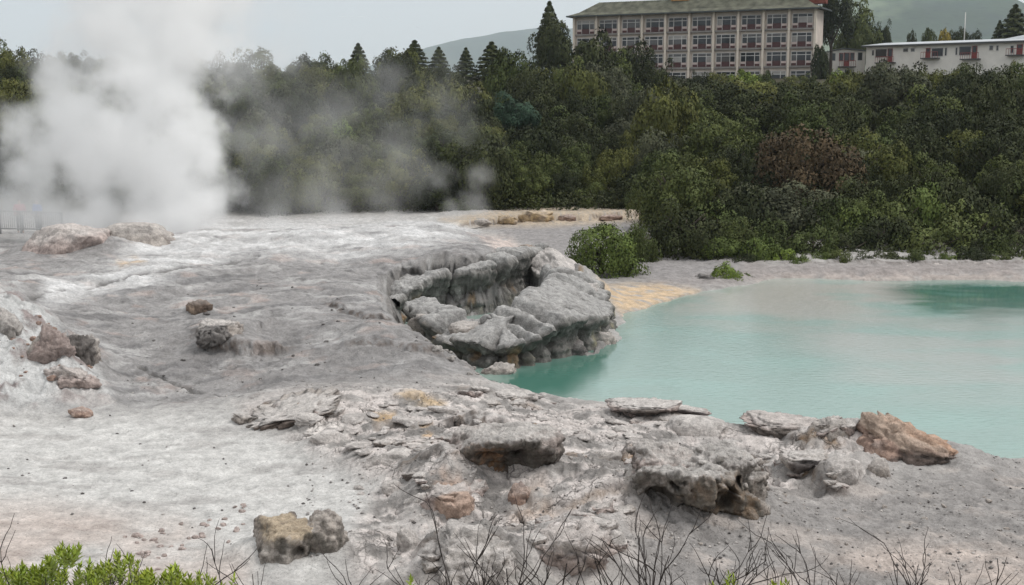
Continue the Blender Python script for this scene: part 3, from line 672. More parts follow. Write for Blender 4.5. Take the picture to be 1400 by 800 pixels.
for px_, py_, Y_, w_, h_, sd_, pl_, lab_ in [(712,424,35.8,34,34,107,'grey','small pointed grey stone standing up from the middle of the crater ledge'), (574,440,36.7,38,26,231,'taupe','knobbly brownish stone at the left end of the crater ledge'), (640,452,34.8,56,26,232,'taupe','flat taupe slab lying on the left half of the crater ledge'),
        (604,492,32.6,34,20,233,'grey','low grey stone where the mound slope meets the crater ledge'), (822,470,36.9,44,34,234,'taupe','rough block at the pool end of the crater ledge'), (800,402,42.6,50,30,235,'pale','pale angular slab on the shoulder of the crater ledge')]:
    rock('boulder', lab_, px_, py_, Y_, w_, h_, sd_, pl_, depth=.8, planes=10, rough=.18, freq=2, cat='boulder')
# foreground boulders
OCHRE = [rock('boulder', 'large square block with ochre top and grey front lying on the pale silt', 388, 738, None, 112, 76, 121, 'taupe', depth=.9, planes=9, rough=.17, freq=2.0, boxy=.4, flat=.62, under=.1, dust=0, rz=.35, tilt=(.22,0), stain=[((.43,.345,.245),(.0,.0,1),.30),((.46,.42,.385),(-.3,-1,-.2),.55)], cat='boulder', **B5)]
OCHRE.append(rock('boulder', 'rough brown rubble leaning on the right side of the ochre topped block', 444, 736, None, 56, 70, 122, 'taupe', planes=7, rough=.2, freq=2.6, boxy=.1, dust=.1, cat='boulder', **B5))
HOOD = [rock('boulder', 'hooded crust boulder with a dark orange hollow facing the viewer', 690, 616, None, 158, 118, 123, 'pink', depth=.75, planes=5, rough=.15, freq=1.8, flat=.5, over=.32, dust=.9, hollow=[((-.3,-.93,-.12),.62,.8),((.34,-.9,-.12),.62,.85)], stain=[((.26,.125,.04),(-.45,-1,-.15),.50),((.04,.035,.03),(.45,-.9,-.1),.42)], cat='boulder', **B5)]  # orange is mineral; the near-black is the hollow's shade put into the colour
rock('boulder', 'small rust backed stone below the hooded boulder', 712, 682, None, 44, 44, 124, 'red', planes=8, rough=.22, cat='boulder')
CRAG = [rock('boulder', 'largest knobbly grey brown crag in the foreground, hollow underneath', 942, 664, None, 200, 128, 125, 'taupe', depth=.75, planes=7, rough=.24, freq=2.6, flat=.5, over=.15, under=.05, dust=1.0, hollow=[((.45,-.8,-.42),.80,.5),((-.15,-.85,-.5),.80,.5)], stain=[((.20,.14,.09),(.5,-.8,-.1),.55)], cat='boulder', **B5)]
for px_, py_, w_, h_, sd_, pl_, lab_ in [(884,674,74,70,191,'taupe','left knob of the knobbly crag'), (962,690,80,56,192,'brown','brown lower knob at the front of the knobbly crag'), (1014,668,66,66,193,'taupe','right knob of the knobbly crag with pale lichen'), (904,634,84,46,194,'pink','pinkish top left lobe of the knobbly crag'), (986,634,88,42,195,'pale','pale top right lobe of the knobbly crag'), (916,704,60,34,196,'dark','dark low stone under the front of the knobbly crag')]:
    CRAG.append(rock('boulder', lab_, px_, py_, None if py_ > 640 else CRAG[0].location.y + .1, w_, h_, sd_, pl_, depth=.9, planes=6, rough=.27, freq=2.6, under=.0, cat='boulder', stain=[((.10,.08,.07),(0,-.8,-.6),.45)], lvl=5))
rock('boulder', 'pale upright stone leaning at the left foot of the knobbly crag', 856, 694, None, 16, 26, 126, 'pink', planes=7, rough=.15, cat='boulder')
rock('boulder', 'big reddish brown craggy boulder at the edge of the turquoise water', 1244, 600, None, 158, 92, 127, 'red', depth=.7, planes=8, rough=.2, freq=3.2, boxy=.3, wedge=.52, dust=0, stain=[((.08,.07,.065),(.5,-.8,-.35),.40),((.46,.36,.29),(-.3,-.3,1),.5),((.42,.27,.19),(.3,-.1,.8),.7)], cat='boulder', **B5)
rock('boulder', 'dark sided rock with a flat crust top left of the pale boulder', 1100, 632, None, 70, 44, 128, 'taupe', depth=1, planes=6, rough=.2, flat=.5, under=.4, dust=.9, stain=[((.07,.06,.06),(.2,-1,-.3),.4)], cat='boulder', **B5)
rock('boulder', 'rounded pale grey boulder on the shore right of the dark rock', 1154, 646, None, 64, 48, 129, 'pale', planes=7, rough=.15, cat='boulder')
rock('boulder', 'small tan stone between the pale boulder and the big reddish boulder', 1202, 644, None, 30, 32, 130, 'taupe', planes=8, rough=.2, cat='boulder')
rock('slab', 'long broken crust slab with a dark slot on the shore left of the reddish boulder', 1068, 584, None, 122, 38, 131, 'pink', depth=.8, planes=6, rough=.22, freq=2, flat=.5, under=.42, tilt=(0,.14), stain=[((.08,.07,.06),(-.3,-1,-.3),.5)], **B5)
rock('slab', 'short knobbly slab touching the left side of the reddish boulder', 1138, 594, None, 62, 48, 132, 'taupe', planes=8, rough=.22, tilt=(0,.2))
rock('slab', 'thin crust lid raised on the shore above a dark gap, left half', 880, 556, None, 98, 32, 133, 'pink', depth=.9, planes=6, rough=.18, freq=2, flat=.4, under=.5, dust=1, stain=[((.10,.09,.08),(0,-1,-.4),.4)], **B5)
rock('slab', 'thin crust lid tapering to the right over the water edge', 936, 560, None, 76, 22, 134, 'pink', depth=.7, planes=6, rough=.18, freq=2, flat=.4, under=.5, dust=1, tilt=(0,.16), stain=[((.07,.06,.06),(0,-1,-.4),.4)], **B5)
rock('slab', 'smooth wedge of pale crust in front of the raised lids', 955, 584, None, 92, 30, 135, 'pale', depth=.7, planes=6, rough=.1, tilt=(0,.05))
rock('boulder', 'round pale boulder with a pitted face behind the bare twigs', 640, 764, None, 122, 90, 136, 'pale', depth=1, planes=5, rough=.22, freq=2.2, cat='boulder', **B5)
rock('boulder', 'pinkish rounded boulder right of the pitted pale boulder', 780, 758, None, 120, 78, 137, 'pink', depth=1, planes=5, rough=.24, freq=2.2, under=.2, hollow=[((.5,-.8,-.3),.8,.4)], cat='boulder', **B5)
rock('boulder', 'whitish lump touching the right side of the pinkish rounded boulder', 838, 752, None, 42, 52, 138, 'pale', planes=6, rough=.17, cat='boulder')
rock('boulder', 'peach coloured worn boulder set in grey crust left of the hooded boulder', 606, 684, None, 78, 56, 139, 'pink', depth=1.2, planes=5, rough=.17, flat=.6, stain=[((.46,.33,.26),(.3,-.6,0),.4)], cat='boulder', **B5)
rock('boulder', 'jagged grey lump above the peach coloured boulder', 636, 652, None, 46, 40, 140, 'pale', planes=8, rough=.26, freq=2, cat='boulder')
rock('stone', 'pale leaf shaped stone left of the peach boulder', 572, 688, None, 38, 26, 141, 'pale', planes=7, rough=.12, tilt=(0,-.5), cat='stone')
rock('stone', 'small bluish dark stone below the peach boulder', 582, 708, None, 22, 16, 142, 'dark', planes=7, rough=.12, cat='stone')
rock('stone', 'flat rounded stone left of the pale leaf shaped stone', 533, 666, None, 34, 18, 143, 'pale', planes=6, rough=.12, cat='stone')
rock('stone', 'upright white crust block left of the pitted pale boulder', 556, 740, None, 30, 40, 144, 'pale', planes=8, rough=.17, cat='stone')
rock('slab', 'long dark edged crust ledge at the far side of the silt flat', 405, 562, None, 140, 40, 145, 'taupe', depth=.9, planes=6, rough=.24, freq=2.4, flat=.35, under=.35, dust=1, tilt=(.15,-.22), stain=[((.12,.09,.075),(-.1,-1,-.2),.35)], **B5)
rock('slab', 'pale cracked crust plate below the dark edged ledge', 450, 600, None, 60, 24, 146, 'pale', planes=8, rough=.1, cat='slab')
rock('slab', 'white angular crust plate tilted on grey rubble left of the hooded boulder', 536, 630, None, 80, 32, 147, 'pale', depth=.8, planes=10, rough=.12, tilt=(.1,.12))
rock('slab', 'knobbly crust rib left of the hollow above the water edge', 700, 540, None, 80, 16, 148, 'pale', depth=.6, planes=7, rough=.24)
rock('boulder', 'small reddish stones lump right of the hooded boulder', 782, 628, None, 44, 22, 149, 'brown', planes=8, rough=.25, cat='boulder')
rock('boulder', 'low tan outcrop left of the knobbly crag', 838, 630, None, 54, 26, 150, 'taupe', planes=8, rough=.25, cat='boulder')
rock('boulder', 'long white crust ridge above the pinkish rounded boulder', 800, 716, None, 110, 20, 151, 'pale', depth=.6, planes=7, rough=.22, cat='boulder')
for px_, py_, Y_, w_, h_, sd_, pl_, lab_ in [(735,296,72.6,46,17,174,'ochre','widest pale tan stone in the clay bank behind the grey flat'), (695,300,71.8,30,13,175,'ochre','tan stone left of the widest one in the clay bank'), (775,299,73,26,11,176,'red','reddish stone right of the widest one in the clay bank'), (660,303,70.8,24,9,177,'taupe','leftmost small stone in the clay bank behind the mound'), (835,298,73.2,34,9,178,'red','low reddish stone at the right end of the clay bank')]:
    rock('boulder', lab_, px_, py_, Y_, w_, h_, sd_, pl_, depth=.7, planes=8, rough=.2, cat='boulder')
# rocks on the mound and the left slope
rock('boulder', 'lone dark brown boulder perched on the grey mound', 273, 421, None, 42, 24, 161, 'brown', planes=9, rough=.22, cat='boulder')
rock('boulder', 'square shouldered grey block under the lone dark brown boulder', 298, 450, None, 60, 36, 162, 'taupe', depth=1.3, planes=5, rough=.2, freq=2, boxy=.2, flat=.5, dust=.9, stain=[((.17,.16,.155),(0,-1,-.1),.3)], cat='boulder', **B5)
rock('crag', 'reddish grey crag leaning on the white slope at the left', 66, 486, None, 62, 66, 164, 'taupe', planes=6, rough=.22, freq=2.2, tilt=(0,.6), cat='rock', stain=[((.30,.235,.215),(.3,-.5,.5),.2)], **B5)
rock('crag', 'dark hunched rock at the right end of the left slope', 106, 486, None, 58, 54, 165, 'taupe', planes=6, rough=.22, freq=2, cat='rock', stain=[((.10,.09,.085),(.2,-.8,.2),.2)], **B5)
rock('crag', 'pinkish ribbed outcrop below the dark hunched rock', 100, 520, None, 76, 46, 166, 'pink', planes=9, rough=.25, cat='rock', **B5)
rock('stone', 'small reddish stone at the foot of the white slope', 110, 563, None, 32, 16, 167, 'red', planes=8, rough=.17, cat='stone')
rock('crag', 'pale grey ledge above the white slope at the far left', 12, 448, None, 44, 46, 168, 'grey', planes=8, rough=.22, cat='rock')
rock('boulder', 'pink stained hump half hidden by steam at the geyser foot', 92, 342, 45.0, 112, 66, 169, 'pink', depth=.8, planes=4, rough=.10, tilt=(0,-.15), cat='boulder', **B5)
rock('boulder', 'rounded grey hump at the geyser foot right of the pink hump', 188, 334, 46.5, 110, 56, 170, 'taupe', depth=.9, planes=4, rough=.09, cat='boulder', **B5)
rock('boulder', 'pinkish rounded rock near the right end of the far shore', 1345, 370, 53.0, 64, 22, 171, 'pink', planes=7, rough=.2, cat='boulder')
rock('boulder', 'pale worn ledge along the far shore of the pool', 1255, 368, 53.2, 170, 17, 172, 'pink', depth=.4, planes=6, rough=.2, freq=2.5, cat='boulder', **B5)
rock('boulder', 'dark stones by the yellow green bush on the far shore', 962, 381, 50.3, 44, 14, 173, 'dark', planes=8, rough=.25, cat='boulder')

from mathutils.kdtree import KDTree
def fuse(name, label, cat, objs, voxel, smooth, amp, freq, seed, flute=.9, carve=(), topmix=.6):
    """grows several overlapping stones together into one continuous outcrop"""
    V = []; Fs = []; Cs = []; n = 0
    for o in objs:
        me = o.data; v = np.zeros(len(me.vertices) * 3, np.float32); me.vertices.foreach_get('co', v); v = v.reshape(-1, 3)
        M = np.array(Matrix.LocRotScale(o.location, o.rotation_euler, o.scale)); V.append(v @ M[:3, :3].T + M[:3, 3])
        f = np.zeros(len(me.polygons) * 3, np.int32); me.polygons.foreach_get('vertices', f); Fs.append(f.reshape(-1, 3) + n); n += len(v)
        c = np.zeros(len(v) * 4, np.float32); me.color_attributes['Col'].data.foreach_get('color', c); Cs.append(c.reshape(-1, 4)[:, :3])
        bpy.data.objects.remove(o)
    V = np.concatenate(V); Cs = np.concatenate(Cs); cen = V.mean(0); cen[2] = V[:, 2].min()
    tmp = bpy.data.objects.new('fused', mesh_np('fused', V - cen, np.concatenate(Fs))); COL.objects.link(tmp)
    md = tmp.modifiers.new('r', 'REMESH'); md.mode = 'VOXEL'; md.voxel_size = voxel
    ev = tmp.evaluated_get(bpy.context.evaluated_depsgraph_get()); me = ev.to_mesh()
    v = np.zeros(len(me.vertices) * 3, np.float32); me.vertices.foreach_get('co', v); v = v.reshape(-1, 3).astype(float)
    q = np.zeros(len(me.loops), np.int32); me.loops.foreach_get('vertex_index', q); q = q.reshape(-1, 4)
    ed = np.zeros(len(me.edges) * 2, np.int32); me.edges.foreach_get('vertices', ed); ed = ed.reshape(-1, 2)
    ev.to_mesh_clear(); bpy.data.objects.remove(tmp)
    deg = np.bincount(ed.ravel(), minlength=len(v)).astype(float)[:, None]
    for _ in range(smooth):
        acc = np.zeros_like(v)
        for k in range(3): acc[:, k] = np.bincount(ed[:, 0], v[ed[:, 1], k], len(v)) + np.bincount(ed[:, 1], v[ed[:, 0], k], len(v))
        v = v * .4 + acc / deg * .6
    fn = np.cross(v[q[:, 2]] - v[q[:, 0]], v[q[:, 3]] - v[q[:, 1]]); nm = np.zeros_like(v)
    for k in range(4): 
        for a in range(3): nm[:, a] += np.bincount(q[:, k], fn[:, a], len(v))
    nm /= np.linalg.norm(nm, axis=1)[:, None] + 1e-9
    kd = KDTree(len(V[::3])); P3 = V[::3] - cen
    for i, p_ in enumerate(P3): kd.insert(p_, i)
    kd.balance(); C3 = Cs[::3]; c = np.array([C3[kd.find(p_)[1]] for p_ in v])
    w_ = v * freq + seed
    a = fbm3(w_, 5, seed, .55); b = 1 - 2 * np.abs(fbm3(w_ * 1.7, 4, seed + 9)); pit = ss(.12, .4, fbm3(w_ * 2.6, 3, seed + 5))
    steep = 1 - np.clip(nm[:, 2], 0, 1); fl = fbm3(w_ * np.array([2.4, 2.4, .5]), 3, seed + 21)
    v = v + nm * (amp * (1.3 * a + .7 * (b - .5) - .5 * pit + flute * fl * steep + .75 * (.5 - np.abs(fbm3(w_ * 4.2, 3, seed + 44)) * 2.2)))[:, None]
    for cc, rad_, dep, colr in carve:          # hollows weathered into the face, their shade put into the colour
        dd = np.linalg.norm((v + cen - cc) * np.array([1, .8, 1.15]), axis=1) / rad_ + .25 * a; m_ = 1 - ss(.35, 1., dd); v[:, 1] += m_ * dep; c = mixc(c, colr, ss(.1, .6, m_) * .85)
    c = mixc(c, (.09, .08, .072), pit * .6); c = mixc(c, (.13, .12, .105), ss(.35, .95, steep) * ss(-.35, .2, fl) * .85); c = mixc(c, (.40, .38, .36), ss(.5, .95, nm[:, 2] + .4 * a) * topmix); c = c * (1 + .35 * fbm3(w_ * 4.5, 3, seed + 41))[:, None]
    o = link(name, mesh_np(name, v, q, c, True), M_rock); o.location = cen; return tag(o, label, cat)
yc = CRAG[0].location.y - .62
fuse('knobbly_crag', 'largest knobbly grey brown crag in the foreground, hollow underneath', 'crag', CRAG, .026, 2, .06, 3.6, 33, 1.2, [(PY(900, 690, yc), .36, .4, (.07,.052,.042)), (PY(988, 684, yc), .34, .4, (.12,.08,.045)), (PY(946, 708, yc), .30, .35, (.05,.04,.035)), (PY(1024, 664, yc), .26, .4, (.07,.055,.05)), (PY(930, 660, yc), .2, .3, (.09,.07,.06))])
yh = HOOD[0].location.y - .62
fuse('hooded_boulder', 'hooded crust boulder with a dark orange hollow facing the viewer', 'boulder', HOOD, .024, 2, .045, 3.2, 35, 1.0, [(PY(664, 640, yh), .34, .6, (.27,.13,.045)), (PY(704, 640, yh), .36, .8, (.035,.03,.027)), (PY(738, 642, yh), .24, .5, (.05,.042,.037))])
fuse('boulder', 'low embedded yellow brown block with a grey front on the pale silt', 'boulder', OCHRE, .026, 2, .045, 3.4, 34, .8, [(PY(412, 764, OCHRE[0].location.y - .5), .24, .3, (.07,.055,.045))], 0.0)
# silt and crumbled crust banked up round the stones, then the ground itself
for o in list(COL.objects):
    if o.name.split('.')[0] not in ('boulder', 'slab', 'crag', 'knobbly_crag', 'hooded_boulder') or o.type != 'MESH': continue
    x0, y0, z0 = o.location; v = np.zeros(len(o.data.vertices) * 3, np.float32); o.data.vertices.foreach_get('co', v); v = v.reshape(-1, 3); ex = v.max(0) - v.min(0)
    a_, b_ = ex[0] * .5, ex[1] * .5
    m = np.nonzero((np.abs(X - x0) < a_ * 2.6) & (np.abs(Y - y0) < b_ * 2.6 + .2))[0]
    if y0 > 46 or not len(m): continue
    dx, dy = (X[m] - x0) / a_, (Y[m] - y0) / b_; rho = np.hypot(dx, dy) + .30 * nB[m] + .25 * nC[m]
    gz = Z[m][np.argmin(np.hypot(dx, dy))]; topz = z0 + v[:, 2].max(); vis = max(0.0, topz - gz)
    front_ = np.clip(-dy / (np.hypot(dx, dy) + .1), 0, 1)
    lift_ = .42 * vis * (1 - ss(.55, 2.1, rho)) * (1 - .75 * front_) * ss(.15, .5, SP[m])
    verts[m, 2] += lift_; Z[m] += lift_
Zg = Z.reshape(nr, nc)
submesh('ground', ~fm & ~fh); submesh('sinter_mound_terrain', fm & ~fh); submesh('hillside', fh)

# loose stones and crust plates, copied from a few shapes
def scatter(name, label, cat, group, protos, spots, sink=.3):
    for i, (px, py, s) in enumerate(spots):
        g = G(px, py); k = s * g[1] / F * .5
        o = link(name, protos[i % len(protos)], M_rock)
        o.location = (g[0], g[1], hz(g[0], g[1]) + k * (.35 - sink)); o.scale = (k, k, k)
        o.rotation_euler = (random.uniform(-.2, .2), random.uniform(-.2, .2), random.uniform(0, 6.3))
        tag(o, label, cat, group)
random.seed(5)
def stones(pal, n0): return [rock_mesh('stone', (1, .8, .6), n0 + i, pal, lvl=3, planes=8, rough=.17, freq=1.0) for i in range(3)]
def plates(pal, n0): return [rock_mesh('crust_plate', (1.2, .9, .28), n0 + i, pal, lvl=3, planes=9, rough=.14, freq=1.2) for i in range(4)]
def inpoly(poly, n, s0, s1):
    out = []; P = np.array(poly); lo = P.min(0); hi = P.max(0)
    while len(out) < n:
        p = np.array([[random.uniform(lo[0], hi[0]), random.uniform(lo[1], hi[1])]])
        if poly_sd(p[:, 0], p[:, 1], poly)[0] < 0: out.append((p[0, 0], p[0, 1], s0 * (s1 / s0) ** (random.random() ** 1.6)))
    return out
scatter('stone', 'small pale grey stone lying among the broken crust in the foreground', 'stone', 'loose pale stones in the foreground crust', stones('pale', 300),
        inpoly([(480,640),(660,560),(860,600),(860,790),(520,790)], 60, 6, 18))
scatter('stone', 'small brownish stone lying on the grey shore at the right', 'stone', 'loose brownish stones on the right shore', stones('taupe', 310),
        inpoly([(880,720),(1200,665),(1390,645),(1390,760),(900,760)], 45, 5, 14))
scatter('crust_plate', 'thin broken plate of whitish crust lying in the foreground', 'crust plate', 'broken whitish crust plates', plates('pale', 320),
        inpoly([(400,590),(560,550),(820,560),(1000,600),(860,640),(650,600),(540,680),(480,640)], 60, 14, 44), .18)
scatter('stone', 'small dark pebble lying on the pale silt flat at the left', 'stone', 'dark pebbles on the silt flat', stones('dark', 330),
        inpoly([(10,580),(320,580),(420,640),(330,690),(280,720),(10,700)], 14, 4, 9))
scatter('stone', 'reddish crumb of rubble beside the ochre topped block', 'stone', 'rubble near the ochre topped block', stones('pink', 340),
        inpoly([(165,730),(250,715),(335,690),(345,735),(260,750),(200,790)], 44, 7, 22))
scatter('stone', 'small grey stone lying on the mound surface', 'stone', 'small stones on the grey mound', stones('dark', 350),
        inpoly([(160,400),(420,360),(540,440),(620,500),(320,540),(170,540)], 40, 4, 12))
scatter('stone', 'reddish rubble stone on the left slope', 'stone', 'rubble on the left slope', stones('red', 360),
        inpoly([(10,440),(60,450),(140,530),(90,550),(20,520)], 26, 6, 18))
scatter('stone', 'grey stone in the rubble at the foot of the crater rim', 'stone', 'stones along the crater rim', stones('grey', 370),
        inpoly([(560,440),(600,450),(690,505),(650,520),(590,480)], 22, 8, 22))

def gravel():
    r = np.random.default_rng(77); n = 9000
    px = r.uniform(-40, 1440, n); py = 480 + 320 * r.uniform(0, 1, n) ** .8; keep = []
    d = np.stack([(px - CX) / F, np.ones(n), -(py - HZ) / F * 1.0], 1); Yg = (H - .7) * F / (py - HZ); x = d[:, 0] * Yg * .99
    z = np.array([hz(a, b) for a, b in zip(x, Yg)]); sp_ = height(x, Yg)[1]
    dens = fbm2(x * .8, Yg * .8, 3, 70); keep = (sp_ > .3) & (r.uniform(-.45, .5, n) < dens) & ~((px < 400) & (py > 550) & (r.random(n) < .94)); x, Yg, z = x[keep], Yg[keep], z[keep]; n = len(x)
    k = (.009 + .022 * r.random(n) ** 2.5) * 1.2
    o8 = np.array([(1,0,0),(-1,0,0),(0,1,0),(0,-1,0),(0,0,.7),(0,0,-.7)], float); f8 = np.array([(0,2,4),(2,1,4),(1,3,4),(3,0,4),(2,0,5),(1,2,5),(3,1,5),(0,3,5)])
    v = (o8[None] * r.uniform(.6, 1.3, (n, 6, 1))); a = r.uniform(0, 6.28, n); ca, sa = np.cos(a)[:, None], np.sin(a)[:, None]
    v = np.stack([v[:, :, 0] * ca - v[:, :, 1] * sa, v[:, :, 0] * sa + v[:, :, 1] * ca, v[:, :, 2]], -1) * k[:, None, None] + np.stack([x, Yg, z + k * .25], 1)[:, None, :]
    t = r.choice(4, n, p=[.35, .3, .2, .15]); c = np.array([(.46,.43,.41), (.26,.245,.235), (.13,.12,.115), (.56,.52,.49)])[t]
    o = link('gravel', mesh_np('gravel', v.reshape(-1, 3), (f8[None] + 6 * np.arange(n)[:, None, None]).reshape(-1, 3), np.repeat(c, 6, 0)), M_rock); tag(o, 'fine loose gravel and crumbs of crust strewn over the sinter', 'gravel', None, 'stuff')
gravel()
LB = [rock_mesh('crust_block', (1, .8, .55), 380 + i, ['pink', 'taupe', 'pale', 'taupe', 'pink'][i], lvl=4, planes=6, rough=.24, freq=1.8, flat=.5, under=.25, dust=.8, stain=[((.10,.08,.07),(0,-.8,-.5),.5)]) for i in range(5)]
ls = []
for pl, hh, ll in SCARP:
    if pl[0][1] < 500: continue
    for k in range(int(2 + abs(pl[-1][0] - pl[0][0]) / 26)):
        i = random.randrange(len(pl) - 1); t = random.random(); ls.append((pl[i][0] * (1 - t) + pl[i + 1][0] * t, pl[i][1] * (1 - t) + pl[i + 1][1] * t + random.uniform(-8, 5), random.uniform(18, 48)))
scatter('crust_block', 'broken crust block lying along one of the low ledges in the foreground', 'crust block', 'broken crust blocks along the foreground ledges', LB, ls, .38)

# ------------------------------------------------------------------ trees and bushes
def crown_np(seed, n_puff=70, n_leaf=2200, leaf=.11, hz_=.8, ragged=.18, cone=False, aspect=1.5, low=.45):
    r = np.random.default_rng(seed)
    if cone:                                # spire: whorls of drooping branches
        t = r.uniform(0, 1, n_leaf) ** .75; ang = r.uniform(0, 2 * math.pi, n_leaf)
        tier = np.round(t * 11) / 11 * .6 + t * .4
        rad = (1 - tier) ** .8 * .95 * (.35 + .65 * r.uniform(0, 1, n_leaf) ** .45) * (1 + .3 * np.sin(ang * 5 + tier * 40)) + .03
        z = tier * 3.0 + .15 - rad * .18 + r.normal(0, .03, n_leaf)
        pos = np.stack([rad * np.cos(ang), rad * np.sin(ang), z], 1); nrm = np.stack([np.cos(ang), np.sin(ang), np.full(n_leaf, .8)], 1)
        tint = .42 + .2 * r.uniform(0, 1, n_leaf)
    else:
        d = r.normal(size=(n_puff, 3)); d[:, 2] = np.abs(d[:, 2]) * 1.0 - low; d /= np.linalg.norm(d, axis=1)[:, None]
        c = d * r.uniform(.48, .72, n_puff)[:, None] * np.array([1, 1, hz_]) * (1 + ragged * r.normal(size=n_puff))[:, None]
        c[:, 2] += hz_; pr = r.uniform(.24, .46, n_puff) * (36 / max(36, n_puff)) ** .42; pt = r.uniform(.30, .64, n_puff)
        k = r.choice(n_puff, n_leaf, p=pr ** 2 / (pr ** 2).sum())
        e = r.normal(size=(n_leaf, 3)) + d[k] * .8 + np.array([0, 0, .45]); e /= np.linalg.norm(e, axis=1)[:, None]
        pos = c[k] + e * (pr[k] * np.where(r.random(n_leaf) < .12, r.uniform(1.0, 1.22, n_leaf), r.uniform(.80, 1.04, n_leaf)))[:, None]; nrm = e
        tint = pt[k] * r.uniform(.85, 1.15, n_leaf)
    sn = nrm + r.normal(0, .24, (n_leaf, 3)); sn /= np.linalg.norm(sn, axis=1)[:, None]
    nrm = nrm + r.normal(0, .42, (n_leaf, 3)); nrm /= np.linalg.norm(nrm, axis=1)[:, None]
    t1 = np.cross(nrm, r.normal(size=(n_leaf, 3))); t1 /= np.linalg.norm(t1, axis=1)[:, None]; t2 = np.cross(nrm, t1)
    s = leaf * r.uniform(.6, 1.35, n_leaf)[:, None]
    v = np.stack([pos - t1 * s * aspect * .5 - t2 * s * .5, pos + t1 * s * aspect * .55 - t2 * s * .1, pos - t1 * s * aspect * .1 + t2 * s * .62], 1).reshape(-1, 3)
    f = np.arange(n_leaf * 3).reshape(-1, 3)
    hue = r.uniform(-.03, .03, n_leaf)
    col = np.stack([tint * (1 + hue * 2), tint, tint * (1 - hue)], 1); col = np.repeat(col, 3, 0)
    return v, f, col, np.repeat(sn, 3, 0)

def crown(name, seed, mat, **k):
    v, f, c, n = crown_np(seed, **k); me = mesh_np(name, v, f, c, True); me.normals_split_custom_set_from_vertices(n.astype(np.float32)); me.materials.append(mat); return me

def trunk(name, seed, h=1.0, rad=.07, limbs=4, reach=.55):
    r = random.Random(seed); b = MB()
    b.tube([(0, 0, -.15), (r.uniform(-.04, .04), 0, h * .5), (r.uniform(-.08, .08), r.uniform(-.06, .06), h)], [rad * 1.3, rad, rad * .45], 7)
    for i in range(limbs):
        a = r.uniform(0, 6.3); z = h * r.uniform(.3, .7)
        b.tube([(0, 0, z), (math.cos(a) * reach * .5, math.sin(a) * reach * .5, z + .25), (math.cos(a) * reach, math.sin(a) * reach, z + .55)], [rad * .6, rad * .4, rad * .15], 5)
    me = b.mesh(name, True); me.materials.append(M_bark); return me

LEAF = {'dark': mat_leaf('foliage_dark', (.032,.040,.016), (.052,.060,.022)), 'green': mat_leaf('foliage_green', (.060,.078,.024), (.090,.106,.032)),
        'olive': mat_leaf('foliage_olive', (.088,.098,.027), (.122,.126,.035)), 'grey': mat_leaf('foliage_grey', (.072,.078,.044), (.095,.100,.060)),
        'rust': mat_leaf('foliage_rust', (.095,.066,.036), (.105,.074,.042)), 'blue': mat_leaf('foliage_blue', (.042,.076,.048), (.048,.084,.054)),
        'bright': mat_leaf('foliage_bright', (.105,.142,.036), (.12,.155,.04)), 'lime': mat_leaf('foliage_lime', (.15,.21,.04), (.185,.245,.045)),
        'gold': mat_leaf('foliage_gold', (.22,.18,.035), (.26,.2,.04))}
CR = {}
for kk, (mname, seeds) in enumerate([('dark', 3), ('green', 4), ('olive', 3), ('grey', 2)]):
    CR[mname] = [crown('crown', 500 + kk * 10 + i, LEAF[mname], n_puff=[54, 80, 100, 66][i % 4], hz_=[.75, .95, .65, .85][i % 4], n_leaf=9500, leaf=.043, ragged=.26) for i in range(seeds)]
TR = [trunk('trunk', 600 + i) for i in range(4)]
CONE = [crown('crown', 560 + i, LEAF['dark'], cone=True, n_leaf=5200, leaf=.11, aspect=1.5) for i in range(3)]
TALL = trunk('trunk', 610, 2.9, .06, 0)
KIND_WORDS = {'dark': 'dark green', 'green': 'mid green', 'olive': 'olive green', 'grey': 'greyish green'}

ZL = {}
def tree(name, label, cat, x, y, radius, height, crown_me, trunk_me, group=None, base=None, lift=.12):
    """crown prototype is 1 wide in radius; roughly 1.75 tall from its base"""
    z = gh(x, y)[0] if base is None else base
    e = bpy.data.objects.new(name, None); COL.objects.link(e); e.location = (x, y, z - .05); e.rotation_euler = (0, 0, random.uniform(0, 6.3))
    e.empty_display_size = .3
    c = link('crown', crown_me, None, e); t = link('trunk', trunk_me, None, e)
    top = 1.75 if crown_me not in CONE else 3.25
    sz = height * (1 - lift) / top
    if crown_me not in ZL: zz_ = np.zeros(len(crown_me.vertices) * 3, np.float32); crown_me.vertices.foreach_get('co', zz_); ZL[crown_me] = (float(np.percentile(zz_[2::3], 2)), float(np.percentile(zz_[2::3], 99.5)))
    z0_, z1_ = ZL[crown_me]; sz = height * (1 - lift) / (z1_ - z0_)
    c.scale = (radius, radius, sz); c.location = (0, 0, height * lift - z0_ * sz)
    if cat in ('bush', 'shrub'): c.scale = (radius, radius, sz * 1.28); c.location = (0, 0, -z0_ * sz * 1.28 - height * .28)
    t.scale = (radius, radius, height / (1.6 if trunk_me is not TALL else 3.2))
    return tag(e, label, cat, group)

